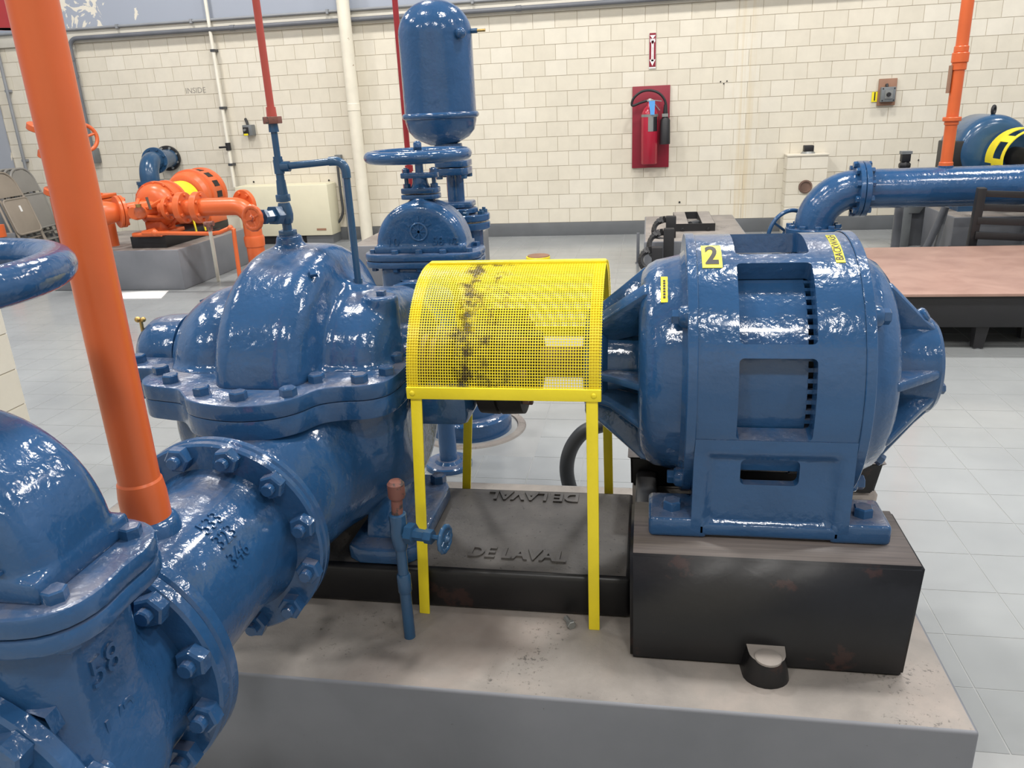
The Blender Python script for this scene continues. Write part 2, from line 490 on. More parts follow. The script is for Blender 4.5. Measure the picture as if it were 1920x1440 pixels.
def inst(name, me, parent, loc, rot=None, scale=None):
    """an object that shares a mesh built around the origin, placed at a world position"""
    o = bpy.data.objects.new(name, me)
    link(o, parent)
    o.location = Vector(loc)-(ORG[parent] if parent is not None else Vector((0, 0, 0)))
    if rot is not None: o.rotation_euler = rot
    if scale is not None: o.scale = (scale,)*3 if isinstance(scale, (int, float)) else scale
    return o

def rot_z_to(axis, spin=0.0):
    return (Vector(axis).normalized().to_track_quat('Z', 'Y').to_matrix() @ Matrix.Rotation(spin, 3, 'Z')).to_euler()

_bolt_cache = {}
def bolt_mesh(kind, mat):
    """hex bolt or nut of unit size (across corners radius 1) standing on z=0"""
    key = (kind, mat)
    if key in _bolt_cache: return _bolt_cache[key]
    b = B()
    hexp = lambda r, z: [(r*math.cos(PI/3*i), r*math.sin(PI/3*i), z) for i in range(6)]
    h = 1.0 if kind == 'head' else 0.9
    vs = hexp(1, 0)+hexp(1, h*0.86)+hexp(0.86, h)
    fs = [(i, (i+1) % 6, 6+(i+1) % 6, 6+i) for i in range(6)]+[(6+i, 6+(i+1) % 6, 12+(i+1) % 6, 12+i) for i in range(6)]+[tuple(range(12, 18))]
    b.add(vs, fs)
    if kind == 'nut':
        b.lathe([(h-0.05, 0.5), (h+0.45, 0.5), (h+0.55, 0.42)], (0, 0, 0), (0, 0, 1), 12)
    if kind == 'square':
        b = B().box(-0.7, 0.7, -0.7, 0.7, 0, 0.8)
    o = b.build('bolt', mat, None, bevel=0.06 if kind == 'square' else 0, angle=25)
    me = o.data
    COL.objects.unlink(o); ORG.pop(o); bpy.data.objects.remove(o)
    _bolt_cache[key] = me
    return me

def bolt(parent, pos, axis, r, mat='blue_small', kind='head', name='bolt', spin=0.0):
    return inst(name, bolt_mesh(kind, mat), parent, pos, rot_z_to(axis, spin), r)

def rrect(w, h, r, n=5, cx=0, cy=0):
    pts = []
    for sx, sy, a in ((1, 1, 0), (-1, 1, PI/2), (-1, -1, PI), (1, -1, 1.5*PI)):
        for i in range(n+1):
            t = a+PI/2*i/n
            pts.append((cx+sx*(w/2-r)+r*math.cos(t), cy+sy*(h/2-r)+r*math.sin(t)))
    return pts

def catmull(pts, k=6, closed=True):
    n = len(pts); out = []
    rng = range(n) if closed else range(n-1)
    for i in rng:
        p = [np.array(pts[(i+j) % n] if closed else pts[min(max(i+j, 0), n-1)], float) for j in (-1, 0, 1, 2)]
        for t in np.linspace(0, 1, k, endpoint=False):
            out.append(tuple(0.5*((2*p[1])+(-p[0]+p[2])*t+(2*p[0]-5*p[1]+4*p[2]-p[3])*t*t+(-p[0]+3*p[1]-3*p[2]+p[3])*t**3)))
    if not closed: out.append(tuple(pts[-1]))
    return out

def arc_path(c, u, w, R, a0, a1, n=12):
    c, u, w = Vector(c), Vector(u), Vector(w)
    return [c+u*(R*math.cos(a0+(a1-a0)*i/n))+w*(R*math.sin(a0+(a1-a0)*i/n)) for i in range(n+1)]

def sheet(outline, holes, fn_out, fn_in, step):
    """a plate with holes drawn in 2D, mapped to an outer and an inner surface; returns a B"""
    pts = []; edges = []
    def loop(L):
        k = len(pts); n = len(L)
        pts.extend(Vector(p) for p in L)
        edges.extend((k+i, k+(i+1) % n) for i in range(n))
    def dense(L):
        out = []
        for i in range(len(L)):
            a, c = Vector(L[i]), Vector(L[(i+1) % len(L)])
            m = max(1, int((c-a).length/step))
            out += [a+(c-a)*(j/m) for j in range(m)]
        return out
    loop(dense(outline))
    for h in holes: loop(dense(h))
    def inside(p, L):
        c = False; n = len(L)
        for i in range(n):
            a, b_ = L[i], L[(i+1) % n]
            if (a[1] > p[1]) != (b_[1] > p[1]) and p[0] < (b_[0]-a[0])*(p[1]-a[1])/(b_[1]-a[1])+a[0]: c = not c
        return c
    xs = [p[0] for p in outline]; ys = [p[1] for p in outline]
    x = min(xs)+step
    while x < max(xs)-step/3:
        y = min(ys)+step
        while y < max(ys)-step/3:
            if inside((x, y), outline) and not any(inside((x, y), h) for h in holes): pts.append(Vector((x, y)))
            y += step
        x += step
    V, E_, F, *_ = delaunay_2d_cdt(pts, edges, [], 0, 1e-5)
    tris = []
    for f in F:
        c = sum((Vector(V[i]) for i in f), Vector((0, 0)))/len(f)
        if inside(c, outline) and not any(inside(c, h) for h in holes): tris.append(tuple(f))
    n = len(V)
    cnt = {}
    for t in tris:
        for i in range(len(t)):
            a, c = t[i], t[(i+1) % len(t)]
            cnt.setdefault((min(a, c), max(a, c)), []).append((a, c))
    fs = list(tris)+[tuple(n+i for i in reversed(t)) for t in tris]
    for k, L in cnt.items():
        if len(L) == 1:
            a, c = L[0]; fs.append((c, a, n+a, n+c))
    return B().add([fn_out(*p) for p in V]+[fn_in(*p) for p in V], fs)

# ---- smooth castings from distance fields
def smin(a, b, k):
    h = np.clip(0.5+0.5*(b-a)/k, 0, 1)
    return b*(1-h)+a*h-k*h*(1-h)
def smax(a, b, k): return -smin(-a, -b, k)
def sd_cyl(X, Y, Z, c, axis, R, hl, rnd=0.0, sc=None):
    """rounded cylinder; axis 0/1/2; sc squashes the two radial directions"""
    P = [X-c[0], Y-c[1], Z-c[2]]
    d = P.pop(axis)
    a, b_ = P
    if sc: a = a/sc[0]; b_ = b_/sc[1]
    q = np.sqrt(a*a+b_*b_)-(R-rnd); w = np.abs(d)-(hl-rnd)
    return np.minimum(np.maximum(q, w), 0)+np.sqrt(np.maximum(q, 0)**2+np.maximum(w, 0)**2)-rnd
def sd_ell(X, Y, Z, c, r):
    k0 = np.sqrt(((X-c[0])/r[0])**2+((Y-c[1])/r[1])**2+((Z-c[2])/r[2])**2)
    return (k0-1)*min(r)
def sd_box(X, Y, Z, c, h, rnd):
    qx, qy, qz = np.abs(X-c[0])-h[0]+rnd, np.abs(Y-c[1])-h[1]+rnd, np.abs(Z-c[2])-h[2]+rnd
    return np.sqrt(np.maximum(qx, 0)**2+np.maximum(qy, 0)**2+np.maximum(qz, 0)**2)+np.minimum(np.maximum(qx, np.maximum(qy, qz)), 0)-rnd
def sd_cone(X, Y, Z, p, q, r0, r1):
    """capsule with changing radius"""
    p, q = np.array(p), np.array(q); d = q-p; L2 = d@d
    t = np.clip(((X-p[0])*d[0]+(Y-p[1])*d[1]+(Z-p[2])*d[2])/L2, 0, 1)
    return np.sqrt((X-p[0]-t*d[0])**2+(Y-p[1]-t*d[1])**2+(Z-p[2]-t*d[2])**2)-(r0+(r1-r0)*t)

def sdf_mesh(fn, lo, hi, step):
    ax = [np.arange(lo[i], hi[i]+step, step) for i in range(3)]
    X, Y, Z = np.meshgrid(*ax, indexing='ij')
    D = fn(X, Y, Z)
    S = D < 0
    n = [len(a)-1 for a in ax]
    acc = np.zeros((n[0], n[1], n[2], 3)); cnt = np.zeros((n[0], n[1], n[2]))
    corners = [(i, j, k) for i in (0, 1) for j in (0, 1) for k in (0, 1)]
    sl = lambda c: (slice(c[0], c[0]+n[0]), slice(c[1], c[1]+n[1]), slice(c[2], c[2]+n[2]))
    for a in range(8):
        for e in range(3):
            c0 = corners[a]
            if c0[e]: continue
            c1 = list(c0); c1[e] = 1
            d0, d1 = D[sl(c0)], D[sl(c1)]
            x = (d0 < 0) != (d1 < 0)
            t = np.where(x, d0/(d0-d1+1e-12), 0)
            for i in range(3):
                acc[..., i] += np.where(x, c0[i]+(t if i == e else 0), 0)
            cnt += x
    act = cnt > 0
    idx = -np.ones(act.shape, int); idx[act] = np.arange(act.sum())
    I = np.argwhere(act)
    V = (I+acc[act]/cnt[act][:, None])*step+np.array(lo)
    F = []
    for e in range(3):
        u, w = [i for i in range(3) if i != e]
        sA = [slice(1, -1)]*3; sA[e] = slice(0, n[e])
        a0 = [slice(1, n[0]), slice(1, n[1]), slice(1, n[2])]; a0[e] = slice(0, n[e])
        a1 = list(a0); a1[e] = slice(1, n[e]+1)
        s0, s1 = S[tuple(a0)], S[tuple(a1)]
        E_ = np.argwhere(s0 != s1)
        if not len(E_): continue
        flip = s0[tuple(E_.T)]
        base = E_.copy()
        for i in range(3):
            if i != e: base[:, i] += 1
        q = []
        for du, dw in ((-1, -1), (0, -1), (0, 0), (-1, 0)):
            c = base.copy(); c[:, u] += du; c[:, w] += dw
            q.append(idx[tuple(c.T)])
        q = np.stack(q, 1)
        q[flip] = q[flip][:, ::-1]
        if e == 1: q = q[:, ::-1]
        F.append(q)
    return V, np.concatenate(F)

def sdf_obj(name, fn, lo, hi, step, mat, parent):
    V, F = sdf_mesh(fn, lo, hi, step)
    return B().add([tuple(v) for v in V], [tuple(int(i) for i in f) for f in F]).build(name, mat, parent, angle=60)

# ---- lettering
def text_mesh(txt, size, depth=0.0, bold=0.0):
    cu = bpy.data.curves.new('lettering', 'FONT')
    cu.body = txt; cu.size = size; cu.extrude = depth; cu.align_x = 'CENTER'; cu.align_y = 'CENTER'
    cu.resolution_u = 3
    cu.offset = bold*size
    o = bpy.data.objects.new('lettering', cu); COL.objects.link(o)
    bpy.context.view_layer.update()
    me = o.evaluated_get(bpy.context.evaluated_depsgraph_get()).to_mesh()
    vs = [v.co.copy() for v in me.vertices]; fs = [tuple(p.vertices) for p in me.polygons]
    o.to_mesh_clear()
    COL.objects.unlink(o); bpy.data.objects.remove(o); bpy.data.curves.remove(cu)
    return vs, fs
def lettering(name, txt, size, depth, o, ux, uy, uz, mat, parent, sx=1.0, bold=0.0):
    vs, fs = text_mesh(txt, size, depth, bold)
    o, ux, uy, uz = Vector(o), Vector(ux), Vector(uy), Vector(uz)
    return B().add([o+ux*(v.x*sx)+uy*v.y+uz*v.z for v in vs], fs).build(name, mat, parent, smooth=False)
# ================================================================== the setting
def struct(name, b, mats, bevel=0, label=None):
    o = b.build(name, mats, None, bevel=bevel)
    o['kind'] = 'structure'
    if label: o['label'] = label
    return o

floor = struct('floor', B().box(ROOM_X0-0.2, ROOM_X1+0.2, ROOM_Y0-0.2, WALL_Y+0.2, -0.12, -0.0008), 'floor_joint', label='light grey painted tile floor')
wall_back = struct('wall_back', B().box(ROOM_X0-0.2, ROOM_X1+0.2, WALL_Y+0.004, WALL_Y+0.2, -0.1, ROOM_H), ['grout'], label='cream glazed tile wall under a blue grey upper wall')
struct('wall_left', B().box(ROOM_X0-0.2, ROOM_X0, ROOM_Y0, WALL_Y, -0.1, ROOM_H), 'blue_wall', label='blue grey painted side wall at the far left')
struct('wall_right', B().box(ROOM_X1, ROOM_X1+0.2, ROOM_Y0, WALL_Y, -0.1, ROOM_H), 'blue_wall')
struct('wall_front', B().box(ROOM_X0-0.2, ROOM_X1+0.2, ROOM_Y0-0.2, ROOM_Y0, -0.1, ROOM_H), 'plaster')
struct('ceiling', B().box(ROOM_X0-0.2, ROOM_X1+0.2, ROOM_Y0-0.2, WALL_Y+0.2, ROOM_H, ROOM_H+0.1), 'ceiling')

# upper wall above the tiling, and the pale strip between the two conduits
T_Z0, T_P, T_W, T_ROWS = 0.128, 0.1353, 0.2035, 14
T_TOP = T_Z0+T_P*T_ROWS
struct('trim_1', B().box(ROOM_X0, ROOM_X1, WALL_Y-0.03, WALL_Y+0.02, T_TOP+0.002, 2.15), 'plaster', bevel=0.004, label='pale ledge strip along the top of the tiling')
struct('wall_upper', B().box(ROOM_X0, ROOM_X1, WALL_Y-0.012, WALL_Y+0.02, 2.15, ROOM_H), 'blue_wall', label='blue grey upper wall with peeling paint')
struct('baseboard_back', B().box(ROOM_X0, ROOM_X1, WALL_Y-0.008, WALL_Y+0.01, -0.002, T_Z0), 'baseboard', bevel=0.002, label='dark grey base course along the tiled wall')

def tile_mesh(w, h, t=0.005, bev=0.0012):
    """a tile lying in its own plane: x across, z up, front towards -y"""
    x, z = w/2, h/2
    vs = [(-x, 0, -z), (x, 0, -z), (x, 0, z), (-x, 0, z), (-x+bev, -t, -z+bev), (x-bev, -t, -z+bev), (x-bev, -t, z-bev), (-x+bev, -t, z-bev)]
    fs = [(4, 5, 6, 7), (0, 1, 5, 4), (1, 2, 6, 5), (2, 3, 7, 6), (3, 0, 4, 7)]
    return vs, fs

def tile_field(parent, cells, mat, limit, name, stuff_name):
    """cells: list of (matrix, w, h, key size); the largest in view become parts, the rest one part"""
    order = sorted(range(len(cells)), key=lambda i: -cells[i][3])
    big = set(order[:limit]) - {i for i in order if cells[i][3] <= 0}
    cache = {}
    vs_all, fs_all, tones = [], [], []
    for i, (mt, w, h, s) in enumerate(cells):
        vs, fs = tile_mesh(w, h)
        if i in big:
            key = (round(w, 4), round(h, 4))
            if key not in cache:
                me = bpy.data.meshes.new(name); me.from_pydata(vs, [], fs); me.materials.append(M[mat]); cache[key] = me
            o = bpy.data.objects.new(name, cache[key]); link(o, parent); o.matrix_local = mt
        else:
            k = len(vs_all)
            vs_all += [tuple(mt @ Vector(v)) for v in vs]; fs_all += [tuple(j+k for j in f) for f in fs]
            tones += [random.random()]*len(vs)
    if fs_all:
        me = bpy.data.meshes.new(stuff_name); me.from_pydata(vs_all, [], fs_all); me.materials.append(M[mat])
        at = me.attributes.new('tone', 'FLOAT', 'POINT'); at.data.foreach_set('value', tones)
        o = bpy.data.objects.new(stuff_name, me); link(o, parent); o['kind'] = 'stuff'

def in_view(pts, margin=0):
    q = [project(p) for p in pts]
    if any(v[2] < 0.05 for v in q): return 0
    xs = [v[0] for v in q]; ys = [v[1] for v in q]
    if max(xs) < -margin or min(xs) > 1920+margin or max(ys) < -margin or min(ys) > 1440+margin: return 0
    return (max(xs)-min(xs))*(max(ys)-min(ys))

# wall tiles, running bond
cells = []
G = 0.0026
for k in range(T_ROWS):
    z = T_Z0+T_P*(k+0.5)
    off = -0.447+(0 if k % 2 else T_W/2)
    n0 = int((ROOM_X0-off)/T_W)-1
    for i in range(n0, n0+62):
        x0, x1 = off+i*T_W, off+(i+1)*T_W
        x0, x1 = max(x0, ROOM_X0), min(x1, ROOM_X1)
        if x1-x0 < 0.03: continue
        s = in_view([(x0, WALL_Y, z-0.06), (x1, WALL_Y, z+0.06)])
        cx, cy, _ = project(((x0+x1)/2, WALL_Y, z))
        if 755 < cx < 880 and cy < 280: s = 0            # behind the blue air vessel
        cells.append((Matrix.Translation(((x0+x1)/2, WALL_Y+0.004, z)), x1-x0-G, T_P-G, s))
tile_field(wall_back, cells, 'tile', 300, 'wall_tile', 'wall_tile_field')

# floor tiles, square grid
F_P = 0.1853
PIT = (-0.70, 2.90, 0.225)
cells = []
Rx = Matrix.Rotation(-PI/2, 4, 'X')
for i in range(-40, 26):
    for j in range(-8, 36):
        x0, y0 = 0.894+i*F_P, 2.812+j*F_P-1.5*F_P*0
        x1, y1 = x0+F_P, y0+F_P
        if x1 < ROOM_X0 or x0 > ROOM_X1 or y0 > WALL_Y-0.01: continue
        x0 = max(x0, ROOM_X0); y1 = min(y1, WALL_Y-0.008)
        if math.hypot((x0+x1)/2-PIT[0], (y0+y1)/2-PIT[1]) < PIT[2]+0.05: continue
        s = in_view([(x0, y0, 0), (x1, y0, 0), (x0, y1, 0), (x1, y1, 0)])
        if -1.3 < x0 < 0.45 and y0 < 2.05 or (x0 < -0.6 and y0 < 1.5): s = min(s, 1)      # under the pad and the valve
        cells.append((Matrix.Translation(((x0+x1)/2, (y0+y1)/2, -0.005)) @ Rx, x1-x0-0.0014, y1-y0-0.0014, s))
tile_field(floor, cells, 'floor', 300, 'floor_tile', 'floor_tile_field')

# low tiled wall at the left
lw = thing('low_tiled_wall', 'low cream tiled wall behind the near gate valve at left', 'wall', (-2.5, 1.6, 0))
B().box(-2.75, -2.284, -1.0, 2.406, 0, 0.66).build('core', 'grout', lw)
B().box(-2.76, -2.27, -1.0, 2.416, 0.661, 0.69).build('coping', 'tile', lw, bevel=0.006)
Rz = Matrix.Rotation(PI/2, 4, 'Z')
me_c = {}
for k in range(5):
    z0 = -0.0073+T_P*k
    y = 2.41-(T_W/2 if k % 2 else 0)
    segs = [(y-T_W*(q+1), y-T_W*q) for q in range(8)]
    if k % 2: segs.append((2.41-T_W/2, 2.41))
    for a, c in segs:
        w = c-a-G
        key = round(w, 3)
        if key not in me_c:
            vs, fs = tile_mesh(w, T_P-G)
            me = bpy.data.meshes.new('wall_tile'); me.from_pydata(vs, [], fs); me.materials.append(M['tile']); me_c[key] = me
        o = bpy.data.objects.new('wall_tile', me_c[key]); link(o, lw)
        o.matrix_local = Matrix.Translation(Vector((-2.284, (a+c)/2, max(z0, 0)+T_P/2))-ORG[lw]) @ Rz
# ================================================================== the pad, bedplate and motor
ZS = 0.2            # pad top
PX, YP, ZP = -0.745, 1.6, 0.705      # pump centre, shaft line
pad = thing('concrete_pad', 'grey painted concrete pad with a dusty top under the near blue pump', 'pad', (-0.4, 1.58, 0))
b = B().box(-1.5, 0.562, 1.155, 2.015, -0.0562, ZS)
b.mi = [0, 0, 0, 0, 0, 1]
o = b.build('slab', ['pad_side', 'pad_top'], pad, bevel=0.006, seg=3)

bed = thing('bedplate', 'black cast iron bedplate under the near blue motor and pump', 'bedplate', (-0.2, 1.6, ZS))
# low plate between pump and motor, letters cast on it
b = B().box(-1.12, -0.022, 1.407, 1.793, ZS, 0.297)
b.mi = [0, 0, 0, 0, 0, 1]
b.build('plate', ['black', 'bed_top'], bed, bevel=0.012, seg=3)
# raised rails that carry the motor
def block(name, x0, x1, y0, y1, z0, z1, mats=('black', 'block_top')):
    b = B()
    vs = [(x0, y0, z0), (x1-0.012, y0, z0), (x1-0.012, y1, z0), (x0, y1, z0), (x0-0.002, y0, z1), (x1, y0, z1), (x1, y1, z1), (x0-0.002, y1, z1)]
    b.add(vs, [(0, 3, 2, 1), (0, 1, 5, 4), (1, 2, 6, 5), (2, 3, 7, 6), (3, 0, 4, 7)], 0)
    b.add([vs[4], vs[5], vs[6], vs[7]], [(0, 1, 2, 3)], 1)
    bm = b.build(name, mats, bed)
    m = bmesh.new(); m.from_mesh(bm.data); bmesh.ops.remove_doubles(m, verts=m.verts[:], dist=1e-5)
    bmesh.ops.bevel(m, geom=[e for e in m.edges if e.calc_face_angle(0) > 0.6], offset=0.006, segments=2, affect='EDGES')
    m.to_mesh(bm.data); m.free()
    return bm
block('motor_rail', -0.022, 0.489, 1.283, 1.495, ZS, 0.434)
block('motor_rail', -0.030, 0.53, 1.715, 1.917, 0.355, 0.434)
tag(block('rail_plinth', -0.025, 0.53, 1.72, 1.915, ZS, 0.355, ('pad_top', 'pad_top')), 'pale block under the rear rail')  # pale lower block below the black rear rail
B().box(-0.018, 0.03, 1.49, 1.72, ZS, 0.40).build('cross_member', 'black', bed, bevel=0.01)
# anchor lug in front
lug = B()
prof = [(-0.038, 0.065), (0.038, 0.065), (0.036, 0.03)]+[(0.034*math.cos(t), 0.034*math.sin(t)) for t in np.linspace(0, -PI, 12)]+[(-0.036, 0.03)]
prof = [(x, -y) for x, y in prof]
n = len(prof)
top = [(0.229+x*0.98, 1.262-y, 0.252) for x, y in prof]; bot = [(0.229+x*1.25, 1.262-y*1.1, ZS) for x, y in prof]
lug.add(bot+top, [(i, (i+1) % n, n+(i+1) % n, n+i) for i in range(n)], 0)
lug.add(top, [tuple(range(n))], 1)
lug.build('anchor_lug', ['black', 'pad_top'], bed)
B().lathe([(0, 0.024), (0.004, 0.024), (0.006, 0.020)], (0.229, 1.245, 0.251), (0, 0, 1), 20).build('anchor_stud', 'pad_top', bed)
lettering('lettering', 'DE LAVAL', 0.060, 0.0025, (-0.272, 1.478, 0.2985), (1, -0.03, 0), (0.03, 1, 0), (0, 0, 1), 'bed_top', bed, 0.82, 0.025)
lettering('lettering', 'DE LAVAL', 0.060, 0.0025, (-0.272, 1.752, 0.2985), (-1, 0, 0), (0, -1, 0), (0, 0, 1), 'bed_top', bed, 0.86, 0.025)

# ------------------------------------------------------------------ motor
mot = thing('electric_motor', 'large round blue electric motor numbered 2 on the black bedplate', 'motor', (0.23, YP, 0.434))
RF = 0.263
def cyl_pt(x, s, r, c=(YP, ZP)):
    """s = angle in radians up from the front horizontal"""
    return (x, c[0]-r*math.cos(s), c[1]+r*math.sin(s))
dg = math.radians
wins = []
for a0, a1 in ((25.2, 62), (-13.6, 19.8), (68, 103.5), (109, 145), (151, 186)):
    cx = 0.2275 if a0 > -20 else 0.2275
    wins.append([(x, s/RF) for x, s in rrect(0.131, dg(a1-a0)*RF, 0.009, 4, cx, dg((a0+a1)/2)*RF)])
outl = [(0.092, dg(-31)), (0.371, dg(-31)), (0.371, dg(211)), (0.092, dg(211))]
S = lambda L: [(p[0], p[1]*RF) for p in L]
b = sheet(S(outl), [S(w) for w in wins], lambda x, s: cyl_pt(x, s/RF, RF), lambda x, s: cyl_pt(x, s/RF, RF-0.038), 0.011)
b.build('frame', 'blue', mot, angle=50)
# lower skirt: front and rear plates with a slot, end plates, panel ribs
for sgn in (1, -1):
    yf = YP-sgn*0.250
    ol = [(0.089, 0.455), (0.372, 0.455), (0.371, 0.60), (0.371, 0.642), (0.092, 0.642), (0.09, 0.60)]
    hole = rrect(0.104, 0.052, 0.010, 4, 0.227, 0.573)
    face = lambda z: yf-sgn*0.0066*max(0.0, (z-0.455)/0.187)
    def sunk(x, z):
        m = min(x-0.112, 0.348-x, 0.612-z, z-0.462)
        return 0.012*min(max(m/0.010, 0), 1)
    b = sheet(ol, [hole] if sgn == 1 else [], lambda x, z: (x, face(z)+sgn*sunk(x, z), z), lambda x, z: (x, yf+sgn*0.030, z), 0.0085)
    b.build('skirt', 'blue', mot, angle=50)
    B().box(0.100, 0.360, min(yf, yf+sgn*0.03), max(yf, yf+sgn*0.03), 0.4395, 0.467).build('skirt_rib', 'blue', mot, bevel=0.007, seg=3)
    for x0, x1 in ((0.010, 0.120), (0.340, 0.448)):
        y0, y1 = sorted((yf, yf+sgn*0.11))
        B().box(x0, x1, y0, y1, 0.434, 0.4755).build('foot', 'blue', mot, bevel=0.009, seg=3)
    for x in (0.055, 0.405):
        bolt(mot, (x, yf+sgn*0.042, 0.4755), (0, 0, 1), 0.0185, 'blue', name='foot_bolt', spin=0.4)
for x in (0.094, 0.35):
    B().box(x, x+0.018, YP-0.235, YP+0.235, 0.45, 0.66).build('skirt_end', 'blue', mot)
# stator core seen through the windows, dark gap and finger teeth at its right end
B().lathe([(0, 0.19), (0, 0.222), (0.168, 0.222), (0.168, 0.19)], (0.117, YP, ZP), (1, 0, 0), 72).build('stator_core', 'blue', mot)
teeth = B()
for i in range(72):
    a = 2*PI*i/72
    u = Vector((0, -math.cos(a), math.sin(a))); w = Vector((0, math.sin(a), math.cos(a)))
    teeth.obox(Vector((0.292, YP, ZP))+u*0.212, (1, 0, 0), u, w, 0.008, 0.012, 0.0038)
teeth.build('finger_plate', 'blue', mot, smooth=False)
B().lathe([(0, 0.14), (0, 0.20), (0.26, 0.20), (0.26, 0.14)], (0.10, YP, ZP), (1, 0, 0), 48).build('winding', 'black_plain', mot)
# end bells
bellL = [(0.092, 0.2645), (0.0905, 0.266), (0.075, 0.266), (0.0735, 0.2645), (0.0735, 0.232), (0.066, 0.224), (0.045, 0.219), (0.020, 0.214), (0.004, 0.205),
         (-0.008, 0.190), (-0.0135, 0.170), (-0.0135, 0.150), (-0.004, 0.150), (0.01, 0.16), (0.05, 0.17)]
bellR = [(0.371, 0.2645), (0.3725, 0.266), (0.3875, 0.266), (0.389, 0.2645), (0.389, 0.232), (0.397, 0.224), (0.415, 0.218), (0.435, 0.207), (0.449, 0.190),
         (0.456, 0.168), (0.4585, 0.140), (0.4585, 0.11)]
B().lathe([(x, r) for x, r in bellL], (0, YP, ZP), (1, 0, 0), 96, cap=False).build('end_bell', 'blue', mot, angle=30)
B().lathe([(x, r) for x, r in bellR], (0, YP, ZP), (1, 0, 0), 96, cap=False).build('end_bell', 'blue', mot, angle=30)
# bearing hubs with ribs
B().lathe([(-0.125, 0.04), (-0.125, 0.092), (-0.121, 0.097), (-0.085, 0.099), (-0.075, 0.085), (-0.02, 0.078), (0.03, 0.078)], (0, YP, ZP), (1, 0, 0), 48).build('bearing_hub', 'blue', mot)
B().lathe([(0.45, 0.10), (0.515, 0.100), (0.548, 0.097), (0.556, 0.090), (0.560, 0.078), (0.560, 0.0)], (0, YP, ZP), (1, 0, 0), 48, cap=False).build('bearing_hub', 'blue', mot, angle=30)
def rib(parent, ang, pts, w, name='arm'):
    """flat rib in the plane through the shaft: pts are (x, r)"""
    u = Vector((0, -math.cos(ang), math.sin(ang))); t = Vector((0, math.sin(ang), math.cos(ang)))
    B().prism(pts, (0, YP, ZP), (1, 0, 0), u, t, -w/2, w/2).build(name, 'blue', parent, bevel=0.006, seg=2)
for a in (62, 2, -28, -62, 118, 180, 242):
    big = a in (62, -62, 118, 242, 180)
    if big:
        rib(mot, dg(a), [(-0.124, 0.06), (0.012, 0.10), (0.012, 0.207), (-0.006, 0.203), (-0.10, 0.122), (-0.124, 0.112)], 0.034)
    else:
        rib(mot, dg(a), [(-0.118, 0.06), (0.012, 0.10), (0.012, 0.200), (-0.012, 0.178), (-0.07, 0.125), (-0.118, 0.104)], 0.016)
for a in (66, 6, -30, -58, 126, 186, 246):
    rib(mot, dg(a), [(0.44, 0.05), (0.44, 0.20), (0.449, 0.196), (0.52, 0.120), (0.548, 0.094), (0.548, 0.05)], 0.020 if a in (66, 6) else 0.024)
# bell bolts on lugs
for a in (38, -52, 142, 232):
    u = Vector((0, -math.cos(dg(a)), math.sin(dg(a))))
    c = Vector((0, YP, ZP))+u*0.242
    for sgn, x in ((-1, 0.074), (1, 0.389)):
        B().lathe([(0, 0.022), (0.012, 0.019), (0.016, 0.014)], c+Vector((x, 0, 0)), (sgn, 0, 0), 16).build('bolt_boss', 'blue', mot)
        bolt(mot, c+Vector((x+sgn*0.014, 0, 0)), (sgn, 0, 0), 0.0145, 'blue', spin=0.3)
B().lathe([(0, 0.015), (0.026, 0.015), (0.030, 0.011), (0.030, 0)], (0.505, YP-0.03, ZP+0.098), (0.75, -0.25, 0.55), 20, cap=False).build('oil_cup', 'blue', mot)
bolt(mot, (0.558, YP-0.062, ZP-0.028), (1, 0, 0), 0.011, 'blue', spin=0.2)
bolt(mot, (0.455, YP-0.09, ZP-0.165), (0.8, -0.3, -0.5), 0.012, 'blue', spin=0.2)
# motor shaft stub into the coupling
B().cyl((-0.26, YP, ZP), (-0.12, YP, ZP), 0.034).build('shaft', 'brown_iron', mot)
# stickers
def sticker(x0, x1, a0, a1, r, mat, name, label=None):
    b = sheet([(x0, dg(a0)*r), (x1, dg(a0)*r), (x1, dg(a1)*r), (x0, dg(a1)*r)], [], lambda x, s: cyl_pt(x, s/r, r+0.0014), lambda x, s: cyl_pt(x, s/r, r), 0.006)
    o = b.build(name, mat, mot if mat != 'ink' else st, smooth=False)
    return tag(o, label)
def wrap_text(txt, size, xc, ac, r, mat, parent, up=True, sx=1.0, bold=0.0):
    vs, fs = text_mesh(txt, size, 0.0, bold)
    if up: mp = lambda v: cyl_pt(xc+v.x*sx, dg(ac)+v.y/r, r+0.0020)
    else: mp = lambda v: cyl_pt(xc-v.y, dg(ac)+v.x*sx/r, r+0.0020)
    return B().add([mp(v) for v in vs], fs).build('lettering', mat, parent, smooth=False)
st = sticker(0.101, 0.137, 59.2, 75.2, RF, 'sticker_yellow', 'number_sticker', 'yellow sticker with a black number 2')
wrap_text('2', 0.080, 0.119, 67.0, RF, 'ink', st, sx=0.6, bold=0.035)
st = sticker(0.335, 0.351, 61.5, 86, RF, 'sticker_yellow', 'word_sticker', 'yellow sticker strip reading BACKWASH')
wrap_text('BACKWASH', 0.019, 0.343, 74, RF, 'ink', st, up=False, sx=1.0, bold=0.012)
st = sticker(0.027, 0.040, 49, 67, 0.2165, 'sticker_yellow', 'warning_sticker', 'small yellow sticker strip on the end bell')
for i in range(7):
    tag(sticker(0.0315, 0.0355, 51.5+1.9*i, 52.5+1.9*i, 0.2180, 'ink', 'print_mark'))

